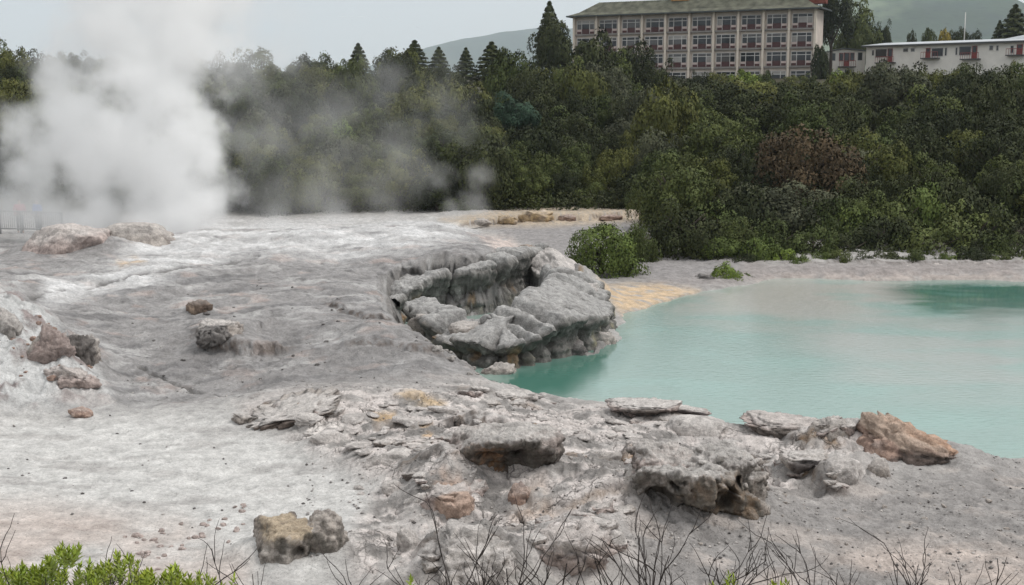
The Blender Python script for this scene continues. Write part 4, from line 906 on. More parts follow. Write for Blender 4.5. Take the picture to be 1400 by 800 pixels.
SKY = np.array([(-150,50),(0,52),(40,48),(75,68),(100,62),(300,66),(330,66),(400,66),(430,70),(490,66),(520,74),(560,66),(600,70),(640,78),(700,64),(735,60),(785,66),(800,50),(830,62),(850,62),(870,60),(890,76),(905,84),(925,98),(940,108),(960,112),(1000,106),(1050,108),(1110,114),(1130,108),(1150,98),(1180,90),(1240,84),(1280,88),(1330,90),(1400,80),(1550,80)])
random.seed(11)
def region(px):
    for lim, words_ in ((150, 'left of the geyser steam'), (330, 'behind the geyser steam'), (480, 'behind the drifting steam'), (640, 'behind the small steam wisp'), (780, 'below the hotel conifers'), (930, "below the hotel's left end"),
                        (1120, "below the hotel's right end"), (1190, 'below the small cream wing'), (1300, 'below the long cream roof')):
        if px < lim: return words_
    return 'right of the flagpole'
ORD = ['leftmost', 'second from left', 'third from left', 'fourth from left', 'fifth from left', 'sixth from left', 'seventh from left', 'eighth from left', 'ninth from left', 'tenth from left', 'eleventh from left', 'twelfth from left']
spots = []; tries = 0
placed = []
while len(spots) < 312 and tries < 30000:
    tries += 1
    px = random.uniform(-70, 1480); t = random.random()
    tt = float(ss(560, 960, np.array([px]))[0])
    Y0 = (78 if px < 700 else 80) * (1 - tt) + 60.5 * tt if not (640 < px < 880) else 79.0
    Y1 = 150 * (1 - tt) + 118 * tt
    Yd = Y0 + (Y1 - Y0) * t ** 1.35
    x = (px - CX) / F * Yd
    rad = random.uniform(1.25, 2.3) * (1 + .35 * (t > .5))
    if any((x - a) ** 2 + (Yd - b) ** 2 < (.62 * (rad + c)) ** 2 for a, b, c in placed): continue
    z = gh(x, Yd)[0]
    top = H + Yd * (HZ - float(np.interp(px, SKY[:, 0], SKY[:, 1]))) / F
    hmax = top - z; hh = rad * random.uniform(1.35, 2.1)
    if t > .75: hh *= 1.25
    if hmax < 1.6: continue
    hh = min(hh, hmax * random.uniform(.86, 1.0))
    if px > 890: hh = min(hh, (1.5 + max(0, Yd - 58) * .17) * random.uniform(.85, 1.15))
    placed.append((x, Yd, rad)); spots.append((px, x, Yd, rad, hh))
cells = {}
for px, x, Yd, rad, hh in sorted(spots):
    bias = random.random()
    if px > 700: kk = 'dark' if bias < .44 else 'green' if bias < .72 else 'olive' if bias < .92 else 'grey'
    else: kk = 'dark' if bias < .26 else 'green' if bias < .60 else 'olive' if bias < .93 else 'grey'
    t = float(ss(560, 960, np.array([px]))[0]); f_ = (Yd - (78 * (1 - t) + 60 * t)) / (72 * (1 - t) + 58 * t)
    row = 'at the slope foot' if f_ < .2 else 'halfway up the slope' if f_ < .58 else 'high on the slope'
    cells.setdefault((kk, row, region(px)), []).append((px, x, Yd, rad, hh))
for (kk, row, where), lst in cells.items():
    for i, (px, x, Yd, rad, hh) in enumerate(lst):
        lab = f'{KIND_WORDS[kk]} tree {row}, {where}' + (f', {ORD[i]}' if len(lst) > 1 else '')
        tree('forest_tree', lab, 'tree', x, Yd, rad, hh, random.choice(CR[kk]), random.choice(TR), f'{KIND_WORDS[kk]} trees of the forested slope', lift=.0)

def tree_px(name, label, cat, px, py_top, py_base, w_, Yd, me, tr, group=None, lift=.08):
    """a named tree: pixel column, top and base rows, crown width in photo pixels, metres ahead"""
    x = PY(px, py_top * .6 + (py_base or py_top + 60) * .4, Yd)[0]; zt = PY(px, py_top, Yd)[2]; zb = PY(px, py_base, Yd)[2] if py_base else gh(x, Yd)[0]
    return tree(name, label, cat, x, Yd, w_ * Yd / F * .5 / .95, zt - zb, me, tr, group, zb, lift)
BIGD = crown('crown', 577, LEAF['dark'], n_puff=60, n_leaf=9000, leaf=.055, hz_=.9); BIGG = crown('crown', 578, LEAF['green'], n_puff=60, n_leaf=9000, leaf=.055, hz_=.9)
DRKS = crown('crown', 579, LEAF['dark'], n_puff=40, n_leaf=5000, leaf=.075, hz_=.9)
# skyline conifers
for i, (px, pt, w_, lab) in enumerate([(567,48,34,'conifer spire on the skyline left of the steep blue ridge, broadest of its row'), (600,57,26,'conifer spire on the skyline right of the broadest one'), (637,58,22,'narrow conifer spire on the skyline in front of the blue ridge'),
        (672,50,34,'dark conifer on the skyline just left of the round bushy hilltop tree'), (490,52,26,'conifer top veiled by thin steam on the skyline')]):
    tree_px('conifer', lab, 'tree', px, pt + 7, 118, w_ * 1.7, 160, CONE[i % 3], TALL)
tree_px('conifer', 'tall spire tipped conifer standing left of the hotel', 'tree', 751, 2, 96, 50, 170, CONE[0], TALL)
tree_px('round_tree', 'broad dark tree wrapped round the foot of the tall spire beside the hotel', 'tree', 757, 22, 100, 56, 166, BIGD, TR[0])
tree_px('round_tree', 'dark rounded tree directly right of the hotel, touching its wall', 'tree', 1138, -16, 104, 54, 204, BIGD, TR[1], lift=.42)
tree_px('shrub', 'slim dark shrub hugging the right corner of the hotel wall', 'shrub', 1122, 62, 118, 24, 192, DRKS, TR[1], lift=.0)
tree_px('round_tree', 'tall rounded green tree behind the small cream wing', 'tree', 1172, 2, 92, 62, 218, BIGG, TR[2])
tree_px('round_tree', 'small dark tree behind the left end of the long cream roof', 'tree', 1208, 29, 84, 24, 220, CR['dark'][2], TR[3])
tree_px('round_tree', 'smallest dark tree behind the long cream roof', 'tree', 1246, 42, 84, 16, 222, CR['dark'][1], TR[0])
tree_px('round_tree', 'green tree behind the cream roof left of the golden one', 'tree', 1270, 39, 84, 22, 224, CR['green'][2], TR[1])
tree_px('round_tree', 'golden leaved tree behind the long cream roof', 'tree', 1291, 40, 84, 22, 226, crown('crown', 571, LEAF['gold'], n_leaf=3000, leaf=.09), TR[2])
tree_px('round_tree', 'dark green tree behind the cream roof beside the flagpole', 'tree', 1312, 38, 84, 28, 228, CR['dark'][0], TR[3])
tree_px('round_tree', 'low dark tree behind the cream roof right of the flagpole', 'tree', 1334, 42, 84, 20, 226, CR['dark'][1], TR[3])
tree_px('conifer', 'large dark conifer at the right edge above the cream building', 'tree', 1387, 6, 80, 58, 216, CONE[1], TALL)
tree_px('conifer', 'second dark conifer left of the large one at the right edge', 'tree', 1366, 28, 80, 30, 218, CONE[2], TALL)
# singled-out trees and bushes of the slope
rust = crown('crown', 572, LEAF['rust'], n_puff=70, n_leaf=11000, leaf=.036, hz_=.7)
tree_px('forest_tree', 'large reddish brown tree in the middle of the right slope', 'tree', 1100, 176, None, 150, 66, rust, TR[0], lift=.05)
tree_px('forest_tree', 'blue green dome shaped bush below the conifers left of the hotel', 'tree', 706, 126, 178, 60, 100, crown('crown', 573, LEAF['blue'], n_puff=60, n_leaf=8000, leaf=.05), TR[1])
tree_px('forest_tree', 'small yellow lime bush glowing in thin steam', 'bush', 468, 160, 200, 34, 98, crown('crown', 574, LEAF['lime'], n_leaf=3500, leaf=.075), TR[2])
tree_px('forest_tree', 'dark green shapely tree left of the rust brown one on the slope', 'tree', 920, 212, 310, 104, 62, CR['green'][0], TR[0], lift=.05)
tree_px('shrub', 'lime green shrubs at the foot of the hotel wall, left of its middle column', 'shrub', 1016, 92, 122, 40, 150, crown('crown', 575, LEAF['lime'], n_leaf=3500, leaf=.075), TR[2])
tree_px('shrub', 'lime green shrub at the foot of the small cream wing', 'shrub', 1148, 92, 114, 26, 150, crown('crown', 576, LEAF['lime'], n_leaf=3000, leaf=.075), TR[2])
tree_px('shrub', 'small dark clipped shrub against the ground floor windows of the hotel', 'shrub', 1049, 94, 120, 20, 188, CR['dark'][1], TR[2])
tree_px('shrub', 'low green shrub beside the lime shrubs at the hotel foot', 'shrub', 1082, 101, 124, 44, 150, CR['olive'][1], TR[2])
for px, pt, pb, w_, Yd, me, lab in [(812,46,150,80,142,BIGD,'dark tree covering the lower left corner of the hotel'), (868,58,150,76,140,CR['dark'][1],'broad dark tree before the third and fourth bays of the hotel'), (842,70,160,70,132,BIGG,'green tree between the two dark trees before the hotel'), (902,84,160,56,136,CR['dark'][2],'lower dark tree right of the broad dark tree before the hotel'),
        (778,78,160,60,138,CR['green'][0],'green tree below the tall spire left of the hotel'), (730,84,160,60,140,CR['dark'][0],'dark tree at the foot of the hotel conifers')]:
    tree_px('forest_tree', lab, 'tree', px, pt, pb, w_, Yd, me, random.choice(TR), lift=.0)
for px, pt, w_, me, lab in [(955,98,34,CR['dark'][2],'dark hedge shrub at the hotel foot, left end of the hedge'), (985,99,36,CR['olive'][0],'olive hedge shrub at the hotel foot left of the lime ones'), (1045,97,32,CR['green'][3],'mid green hedge shrub at the hotel foot right of the lime ones'), (1104,101,36,CR['green'][1],'green hedge shrub at the right end of the hotel foot')]:
    tree_px('shrub', lab, 'shrub', px, pt, 126, w_, 158, me, TR[2], lift=.0)
for i, (px, pt, pb, w_, Yd, me) in enumerate([(628,262,296,60,78,CR['green'][1]), (668,258,292,56,79,CR['dark'][0]), (705,256,290,60,80,CR['olive'][0]), (742,252,288,54,80,CR['green'][2]), (775,250,286,58,80.5,CR['dark'][1]), (812,248,286,56,80,CR['green'][0]), (848,246,288,60,79,CR['dark'][2]), (884,244,292,62,77,CR['green'][3])]):
    tree_px('bush', ['leftmost', 'second from left', 'third from left', 'fourth from left', 'fifth from left', 'sixth from left', 'seventh from left', 'rightmost'][i] + ' of the bushes lining the forest edge above the clay bank', 'bush', px, pt, pb, w_, Yd, me, TR[i % 4], lift=.0)
BR = [crown('crown', 580 + i, LEAF['bright'], n_puff=[70, 50, 60][i], n_leaf=[13000, 7000, 7000][i], leaf=[.034, .05, .05][i], hz_=.72) for i in range(3)]
GRN = [crown('crown', 585 + i, LEAF['green'], n_puff=60, n_leaf=9000, leaf=.046, hz_=.75) for i in range(2)]
DRK = [crown('crown', 588 + i, LEAF['dark'], n_puff=60, n_leaf=9000, leaf=.046, hz_=.75) for i in range(2)]
LIM = crown('crown', 590, LEAF['lime'], n_puff=40, n_leaf=5000, leaf=.055, hz_=.7)
GRY = crown('crown', 591, LEAF['grey'], n_puff=50, n_leaf=6000, leaf=.05, hz_=.7)
for px, pt, pb, w_, Yd, me, lab in [
    (822, 304, 374, 108, 50.5, BR[0], 'large rounded bright green bush alone on the grey flat'), (872, 304, 356, 60, 54.5, GRN[0], 'darker bush tucked behind the large rounded bright bush'),
    (938, 272, 342, 96, 56, DRK[0], 'dark rounded bush at the back edge of the grey flat'), (1010, 298, 340, 66, 56.5, GRN[1], 'mid green rounded bush right of the dark rounded bush'),
    (978, 322, 344, 70, 55.5, BR[1], 'low olive green bush spreading on the back edge of the flat'), (993, 358, 392, 50, 50.5, LIM, 'bright lime bush at the waterline of the far shore'),
    (1070, 338, 367, 46, 54.2, LIM, 'lime green bush on the far shore left of the olive one'), (1126, 343, 366, 36, 54.2, BR[2], 'small olive bush on the far shore right of the lime one'),
    (1040, 322, 362, 60, 54.8, BR[1], 'pale green bush with silvery twigs behind the lime shore bush'), (1218, 342, 370, 56, 54.6, DRK[1], 'dark low shrub on the far shore right of the olive one'),
    (1112, 308, 358, 80, 56.5, GRN[0], 'mid green bush behind the small olive shore bush'), (1160, 318, 360, 84, 57, DRK[0], 'dark bush above the middle of the far shore'),
    (1386, 352, 376, 56, 53.8, BR[2], 'bright bush at the right end of the far shore'), (1382, 318, 368, 80, 55.5, GRN[1], 'tall bush at the right edge behind the bright shore bush'),
    (1280, 298, 366, 124, 57.0, GRN[0], 'big spreading green tree overhanging the right end of the pool'), (1340, 312, 368, 90, 57, DRK[1], 'dark bush between the big spreading tree and the right edge'),
    (1015, 372, 388, 34, 50.9, BR[1], 'tiny olive plant right of the lime waterline bush'), (955, 312, 345, 40, 57.5, GRY, 'grey twiggy bush behind the low olive bush'),
    (1262, 250, 330, 90, 61, BR[2], 'bright green tree standing above the big spreading tree'), (1140, 268, 344, 96, 60, GRN[1], 'green tree right of and below the rust brown tree')]:
    tree_px('bush' if pb > 330 else 'forest_tree', lab, 'bush', px, pt, pb, w_, Yd, me, random.choice(TR), lift=.02)

for i, (px, pt, pb, w_, Yd, me) in enumerate([(1092,346,372,44,53.6,BR[1]), (1148,340,370,52,54.0,GRN[0]), (1186,344,371,46,53.8,DRK[0]), (1252,340,371,54,54.0,GRN[1]), (1300,346,372,44,53.9,BR[2]), (1330,336,371,56,54.2,DRK[1]), (1364,344,372,44,53.9,GRN[0]), (1020,340,366,50,54.4,DRK[0])]):
    tree_px('bush', ['pale low bush between the two lime shore bushes', 'rounded green bush low on the shore under the dark middle bush', 'dark low bush beside the rounded green shore bush', 'green low bush under the big spreading tree', 'small pale bush under the right side of the spreading tree', 'dark bush at the shore near the right end of the pool', 'green bush left of the bright bush at the right end of the shore', 'dark bush low on the flat above the lime waterline bush'][i], 'bush', px, pt, pb, w_, Yd, me, TR[i % 4], lift=.0)

for px, pt, pb, w_, Yd, me, lab in [(1060,300,358,96,57.0,GRN[1],'broad green bush below the rust brown tree, set back from the shore'), (1200,296,358,100,58.0,DRK[1],'broad dark bush left of the big spreading tree'), (1330,280,356,110,59.0,GRN[0],'broad green bush right of and behind the spreading tree'), (1392,286,358,100,58.5,DRK[0],'dark bush at the right edge above the pool'),
        (1225,262,340,110,60.5,GRN[0],'green bush on the slope left of the bright green tree'), (1310,250,336,110,62.0,DRK[1],'dark bush on the slope right of the bright green tree'), (1395,244,336,110,62.0,GRN[1],'green bush on the slope at the right edge'), (985,280,346,100,59.0,GRN[0],'green bush behind the mid green rounded bush at the flat'),
        (1030,262,340,100,61.0,DRK[1],'dark bush left of and below the rust brown tree'), (1170,282,350,90,59.5,BR[1],'pale green bush on the slope above the middle of the far shore')]:
    tree_px('bush', lab, 'bush', px, pt, pb, w_, Yd, me, random.choice(TR), lift=.0)

def undergrowth():
    n = 60000; r = np.random.default_rng(3)
    a = r.uniform(-.46, .46, n); x_ = np.tan(a); hb = np.array(0.)
    px = CX + F * x_; tt = ss(560, 960, px); Y0 = 78 * (1 - tt) + 59.5 * tt; Y0 = np.where((px > 640) & (px < 890), 77, Y0)
    Yd = Y0 + (165 - Y0) * r.uniform(0, 1, n) ** 1.5; x = x_ * Yd
    z = height(x, Yd)[0] + r.uniform(0, 1.1, n) * (0.5 + .8 * (noise2(x * .25, Yd * .25, 9) + .3)).clip(.2, 1.3)
    nrm = r.normal(0, .6, (n, 3)) + np.array([0, -.3, 1]); nrm /= np.linalg.norm(nrm, axis=1)[:, None]
    t1 = np.cross(nrm, r.normal(size=(n, 3))); t1 /= np.linalg.norm(t1, axis=1)[:, None]; t2 = np.cross(nrm, t1)
    s = r.uniform(.09, .19, n)[:, None]; pos = np.stack([x, Yd, z], 1)
    v = np.stack([pos - t1 * s * .7, pos - t2 * s * .5, pos + t1 * s * .7, pos + t2 * s * .5], 1).reshape(-1, 3)
    tint = r.uniform(.3, .6, n); col = np.repeat(np.stack([tint * 1.05, tint, tint], 1), 4, 0)
    o = link('undergrowth', mesh_np('undergrowth', v, np.arange(n * 4).reshape(-1, 4), col), LEAF['dark'])
    tag(o, 'low green undergrowth covering the ground between the forest trees', 'undergrowth', None, 'stuff')
undergrowth()

# ------------------------------------------------------------------ hotel
M_hwall = mat_plain('hotel_render', (.62,.54,.48), .85, .10, .9)
M_hpil = mat_plain('hotel_pilaster', (.70,.62,.53), .85, .08, .9)
M_hslab = mat_plain('hotel_slab', (.27,.25,.24), .85, .15, 1.2)
M_maroon = mat_plain('maroon_paint', (.085,.034,.034), .6, .2, 2)
M_frame = mat_plain('window_frame_paint', (.62,.60,.58), .6, .05, 3)
M_pinkp = mat_plain('pink_sill_panel', (.60,.49,.46), .8, .1, 2)
M_roof = mat_plain('mossy_roof', (.105,.105,.078), .95, .5, .9, .3)
M_gut = mat_plain('gutter_paint', (.075,.085,.085), .6, .1, 2)
M_redch = mat_plain('red_chimney', (.20,.06,.045), .85, .2, 2)
M_orch = mat_plain('orange_chimney', (.40,.22,.09), .85, .2, 2)
def mat_glass(name, col):
    m = mat_plain(name, col, .08, .35, .45, 0, .5); return m
M_glass = mat_glass('dark_window_glass', (.022,.024,.028)); M_glass2 = mat_glass('curtained_window_glass', (.10,.095,.095)); M_glass3 = mat_glass('drawn_curtain_glass', (.33,.31,.29))

def facade(ax, ay, bx, by):
    """local frame: u along the wall from a to b, v into the building, z up"""
    e = bpy.data.objects.new('x', None); d = Vector((bx - ax, by - ay, 0)); Ln = d.length
    return math.atan2(d.y, d.x), Ln
def px_u(px, ax, ay, ang):
    # intersect the pixel column with the facade line
    d = ray(px, 72); k = d[0] / d[1]; c, s = math.cos(ang), math.sin(ang)
    return (k * ay - ax) / (c - k * s)

def hotel():
    Yl, Yr = 214.0, 196.0
    ax, ay = PY(785, 60, Yl)[0], Yl; bx, by = PY(1114, 60, Yr)[0], Yr
    ang, Ln = facade(ax, ay, bx, by)
    z_e = PY(1114, 9, Yr)[2]; z0 = z_e - 12.05; fl = 2.9
    root = bpy.data.objects.new('hotel', None); COL.objects.link(root); root.location = (ax, ay, z0 - 1.5); root.rotation_euler = (0, 0, ang)
    tag(root, 'four storey hotel with mossy roof and rows of maroon windows above the forest', 'building')
    B = 1.5; D = 5.5
    top = 12.05 + B
    link('wall', MB().box(0, Ln, .35, D, 0, top - .3).mesh('wall'), M_hwall, root)
    nb = 10; bw = Ln / nb
    for i in range(nb + 1):
        u = i * bw; link('pillar', MB().box(u - .17, u + .17, -.28, .36, 0, top - .3).mesh('pillar'), M_hpil, root)
    zf = [top - .55 - fl * k - (.35 if k else 0) for k in range(5)]
    for k in range(1, 5):
        for i in range(nb):
            pass
    slab = []
    for k in range(1, 4):
        z = B + 12.05 - .35 - fl * k - .05
        slab.append(z)
        b = MB()
        for i in range(nb): b.box(i * bw + .175, (i + 1) * bw - .175, -.12, .36, z - .14, z + .1)
        link('floor_slab', b.mesh('floor_slab'), M_hslab, root)
    # one window bay: frame, transom, three panes, sill panels
    def parts(red, blind):
        w_ = bw - .95; x0 = -w_ / 2; x1 = w_ / 2; h = 2.2; z1 = 1.62
        fr = MB()
        for xx in (x0, x0 + w_ * .27, x0 + w_ * .73, x1): fr.box(xx - .05, xx + .05, .24, .345, 0, h)
        fr.box(x0 + .05, x1 - .05, .245, .34, h - .08, h + .02); fr.box(x0 + .05, x1 - .05, .245, .34, z1, z1 + .09)
        pa = [MB().box(x0 + .05, x0 + w_ * .27 - .05, .29, .33, .75, z1 - .002).mesh('pane'), MB().box(x0 + w_ * .27 + .05, x0 + w_ * .73 - .05, .29, .33, .0, z1 - .002).mesh('pane'), MB().box(x0 + w_ * .73 + .05, x1 - .05, .29, .33, .75, z1 - .002).mesh('pane'),
              MB().box(x0 + .055, x1 - .055, .292, .332, z1 + .092, h - .082).mesh('pane')]
        sp = [MB().box(x0 - .05, x0 + w_ * .27, .20, .30, .40, .72).mesh('sill_panel'), MB().box(x0 + w_ * .73, x1 + .05, .20, .30, .40, .72).mesh('sill_panel')]
        rp = [MB().box(x0 + .02, x0 + w_ * .27 - .055, .22, .31, .02, .37).mesh('red_panel'), MB().box(x0 + w_ * .73 + .055, x1 - .02, .22, .31, .02, .37).mesh('red_panel'),
              MB().box(x0 + w_ * .27 + .06, x0 + w_ * .73 - .06, .20, .285, .02, .8).mesh('red_panel')]
        return fr.mesh('window_frame'), pa, sp, rp
    fr, pa, sp, rp = parts(1, 0)
    fr.materials.append(M_frame)
    pa2 = [p.copy() for p in pa]
    for p in pa: p.materials.append(M_glass)
    pa3 = [p.copy() for p in pa2]
    for p in pa2: p.materials.append(M_glass2)
    for p in pa3: p.materials.clear(); p.materials.append(M_glass3)
    for p in sp: p.materials.append(M_pinkp)
    for p in rp: p.materials.append(M_maroon)
    R = random.Random(4)
    for k in range(4):
        for i in range(nb):
            z = (slab[k] + .1) if k < 3 else B + .05
            wdw = link('window', fr, None, root); wdw.location = ((i + .5) * bw + R.uniform(-.1, .1), 0, z + .06)
            for j, p in enumerate(pa):
                rr_ = R.random(); link('pane', pa3[j] if rr_ < .09 else pa2[j] if rr_ < .36 else p, None, wdw)
            for p in sp: link('sill_panel', p, None, wdw)
            for j, p in enumerate(rp):
                if k < 3 or j < 2: link('red_panel', p, None, wdw)
    # hipped roof with a flared eave
    v = []; o = 1.0; ze = top - .3
    def ring(off, z): return [(-off, -off, z), (Ln + off, -off, z), (Ln + off, D + off, z), (-off, D + off, z)]
    v = ring(o, ze + .12) + ring(-.6, ze + .75) + [(3.4, D / 2, ze + 2.5), (Ln - 3.4, D / 2, ze + 2.5)]
    f = [(0, 1, 5, 4), (1, 2, 6, 5), (2, 3, 7, 6), (3, 0, 4, 7), (4, 5, 9, 8), (5, 6, 9), (6, 7, 8, 9), (7, 4, 8), (3, 2, 1, 0)]
    me = bpy.data.meshes.new('roof'); me.from_pydata(v, [], f); me.update(); rf = link('roof', me, M_roof, root)
    g = MB(); g.box(-o - .06, Ln + o + .06, -o - .12, -o - .002, ze - .06, ze + .16); g.box(-o - .12, -o - .002, -o, D + o, ze - .06, ze + .16); g.box(Ln + o + .002, Ln + o + .12, -o, D + o, ze - .06, ze + .16)
    link('gutter', g.mesh('gutter'), M_gut, rf)
    uo = px_u(922, ax, ay, ang); ur = px_u(1107, ax, ay, ang)
    ch = link('chimney', MB().box(uo - 1.5, uo + 1.5, 2.2, 3.4, ze + 2.2, ze + 3.7).mesh('chimney'), M_orch, rf); ch['label'] = 'broad orange chimney stack'
    ch = link('chimney', MB().box(ur - 1.2, ur + 1.6, 3.0, 4.2, ze + 1.0, ze + 4.2).mesh('chimney'), M_redch, rf); ch['label'] = 'red chimney stack at the right end'
hotel()

# ------------------------------------------------------------------ long cream building with its small wing
M_cream = mat_plain('cream_render', (.76,.73,.68), .85, .08, .7)
M_tin = mat_plain('pale_tin_roof', (.46,.48,.50), .5, .08, .8)
M_redp = mat_plain('red_paint', (.24,.055,.05), .6, .15, 3)
M_soff = mat_plain('dark_fascia', (.07,.07,.07), .7, .1, 2)
def window_part(parent, u0, u1, z0, z1, vy, glass=None, frame=None):
    fr = MB(); t = .07
    fr.box(u0, u1, vy - .08, vy - .003, z1 - t, z1).box(u0, u1, vy - .08, vy - .003, z0, z0 + t).box(u0, u0 + t, vy - .08, vy - .003, z0 + t + .001, z1 - t - .001).box(u1 - t, u1, vy - .08, vy - .003, z0 + t + .001, z1 - t - .001)
    o = link('window', fr.mesh('window'), frame or M_frame, parent)
    link('pane', MB().box(u0 + t, u1 - t, vy - .045, vy - .006, z0 + t, z1 - t).mesh('pane'), glass or M_glass, o)
    return o
def door_part(parent, u0, u1, z0, z1, vy):
    fr = MB().box(u0, u0 + .09, vy - .10, vy - .003, z0, z1).box(u1 - .09, u1, vy - .10, vy - .003, z0, z1).box(u0 + .091, u1 - .091, vy - .10, vy - .003, z1 - .09, z1).box(u0 + .091, u1 - .091, vy - .09, vy - .004, z0, z0 + .75)
    o = link('door', fr.mesh('door'), M_redp, parent)
    link('pane', MB().box(u0 + .092, u1 - .092, vy - .05, vy - .006, z0 + .752, z1 - .092).mesh('pane'), M_glass, o)
def rail_part(parent, u0, u1, z0, vy):
    b = MB().box(u0, u1, vy - .95, vy - .9, z0 + .85, z0 + .93); n = max(3, int((u1 - u0) / .35))
    for i in range(n + 1):
        u = u0 + (u1 - u0 - .05) * i / n; b.box(u, u + .05, vy - .945, vy - .905, z0 + .001, z0 + .849)
    link('balcony_rail', b.mesh('balcony_rail'), M_redp, parent)
    link('balcony_floor', MB().box(u0 - .05, u1 + .05, vy - 1.0, vy - .003, z0 - .16, z0).mesh('balcony_floor'), M_soff, parent)

def long_building():
    Yl, Yr = 205.0, 189.0
    ax, ay = PY(1184, 75, Yl)[0], Yl; bx, by = PY(1400, 70, Yr)[0], Yr
    ang, Ln0 = facade(ax, ay, bx, by); Ln = Ln0 + 9
    ze = PY(1184, 64.5, Yl)[2]
    base = 11.0
    root = bpy.data.objects.new('long_building', None); COL.objects.link(root); root.location = (ax, ay, base); root.rotation_euler = (0, 0, ang)
    tag(root, 'long low cream building with pale tin roof and red doors at the right', 'building')
    e = ze - base
    link('wall', MB().box(0, Ln, 0, 8, 0, e).mesh('wall'), M_cream, root)
    rv = [(-.5, -.7, e + .10), (Ln + .5, -.7, e + .10), (Ln + .5, 8.5, e + .9), (-.5, 8.5, e + .9), (-.5, -.7, e + .22), (Ln + .5, -.7, e + .22), (Ln + .5, 8.5, e + 1.02), (-.5, 8.5, e + 1.02)]
    me = bpy.data.meshes.new('roof'); me.from_pydata(rv, [], [(3, 2, 1, 0), (4, 5, 6, 7), (0, 1, 5, 4), (1, 2, 6, 5), (2, 3, 7, 6), (3, 0, 4, 7)]); me.update()
    rf = link('roof', me, M_tin, root)
    link('fascia', MB().box(-.5, Ln + .5, -.745, -.702, e - .08, e + .16).mesh('fascia'), M_soff, rf)
    u = lambda p: px_u(p, ax, ay, ang)
    # raised second roof towards the right
    ub = u(1345)
    rv = [(ub, 5, e + .6), (Ln + .5, 5, e + .6), (Ln + .5, 9, e + .6), (ub, 9, e + .6), (ub + 6, 6.5, e + 1.75), (Ln + .5, 6.5, e + 1.95)]
    me = bpy.data.meshes.new('upper_roof'); me.from_pydata(rv, [], [(3, 2, 1, 0), (0, 1, 5, 4), (1, 2, 5), (2, 3, 4, 5), (3, 0, 4)]); me.update(); link('upper_roof', me, M_tin, root)
    zt = lambda dy: e - dy * 200 / F
    for p0, p1, y0, y1, g in [(1192,1195.5,4,12,0),(1196.8,1213,3,15,0),(1234.5,1242,3,8.5,1),(1245,1251,3,8.5,1),(1273.5,1290,4,15.5,0),(1291.5,1295,4,15,0),(1306,1309.5,4,14.5,0),(1311,1328,3,15,0),(1352,1358,3,9.5,1),(1361.5,1365.5,3,10.5,1),(1381,1386,4,14,0)]:
        window_part(root, u(p0), u(p1), zt(y1), zt(y0), 0, M_glass2 if g else M_glass)
    for p0, p1, y0, y1 in [(1213.8,1220.5,3,21),(1266,1272,4,16.5),(1329,1336,3,19),(1390,1398,3,15.5)]:
        door_part(root, u(p0), u(p1), zt(y1), zt(y0), 0)
    for p0, p1, dy in [(1200,1225,21.5),(1262,1285,17),(1316,1341,19.5),(1378,1400,16)]:
        rail_part(root, u(p0), u(p1), zt(dy), 0)
    # the small wing
    Yw = 208.0
    wx0, wx1 = PY(1127.5, 84, Yw)[0], PY(1183, 84, Yw)[0]; zw = PY(1150, 67.5, Yw)[2]; W = wx1 - wx0
    wr = bpy.data.objects.new('cream_wing', None); COL.objects.link(wr); wr.location = (wx0, Yw, base)
    tag(wr, 'small cream wing with low gable and red balcony doors beside the hotel', 'building')
    e = zw - base
    b = MB(); b.v = [(0,0,0),(W,0,0),(W,8,0),(0,8,0),(0,0,e-.55),(W,0,e-.35),(W,8,e-.35),(0,8,e-.55),(W*.45,0,e),(W*.45,8,e)]
    b.f = [(0,1,5,8,4),(2,3,7,9,6),(1,2,6,5),(3,0,4,7),(4,8,9,7),(8,5,6,9),(3,2,1,0)]
    link('wall', b.mesh('wall'), M_cream, wr)
    b = MB(); b.v = [(-.4,-.5,e-.62),(W*.45,-.5,e+.08),(W+.02,-.5,e-.30),(W+.02,8.3,e-.30),(W*.45,8.3,e+.08),(-.4,8.3,e-.62),(-.4,-.5,e-.48),(W*.45,-.5,e+.24),(W+.02,-.5,e-.14),(W+.02,8.3,e-.14),(W*.45,8.3,e+.24),(-.4,8.3,e-.48)]
    b.f = [(0,1,7,6),(1,2,8,7),(6,7,10,11),(7,8,9,10),(5,4,1,0),(4,3,2,1),(2,3,9,8),(3,4,10,9),(4,5,11,10),(5,0,6,11)]
    link('roof', b.mesh('roof'), M_gut, wr)
    uw = lambda p: PY(p, 84, Yw)[0] - wx0; zz = lambda y: PY(1150, y, Yw)[2] - base
    window_part(wr, uw(1135), uw(1142.3), zz(83.5), zz(72.5), 0); window_part(wr, uw(1172), uw(1179), zz(83), zz(71.5), 0)
    window_part(wr, uw(1147), uw(1152.6), zz(83.5), zz(72.5), 0, None, M_redp); window_part(wr, uw(1161.8), uw(1167.8), zz(83), zz(72), 0, None, M_redp)
    door_part(wr, uw(1153.4), uw(1161), zz(90.5), zz(72), 0); rail_part(wr, uw(1146), uw(1168), zz(91), 0)
    window_part(wr, uw(1155), uw(1166), zz(104), zz(95), 0)
long_building()
x = PY(1319, 40, 218)[0]
b = MB().tube([(0, 0, -4.5), (0, 0, 2), (0, 0, 5.4)], [.13, .10, .07], 8)
fp = link('flagpole', b.mesh('flagpole', True), M_frame); fp.location = (x, 218, PY(1319, 17, 218)[2] - 5.4); tag(fp, 'bare pale flagpole rising behind the long cream roof', 'flagpole')

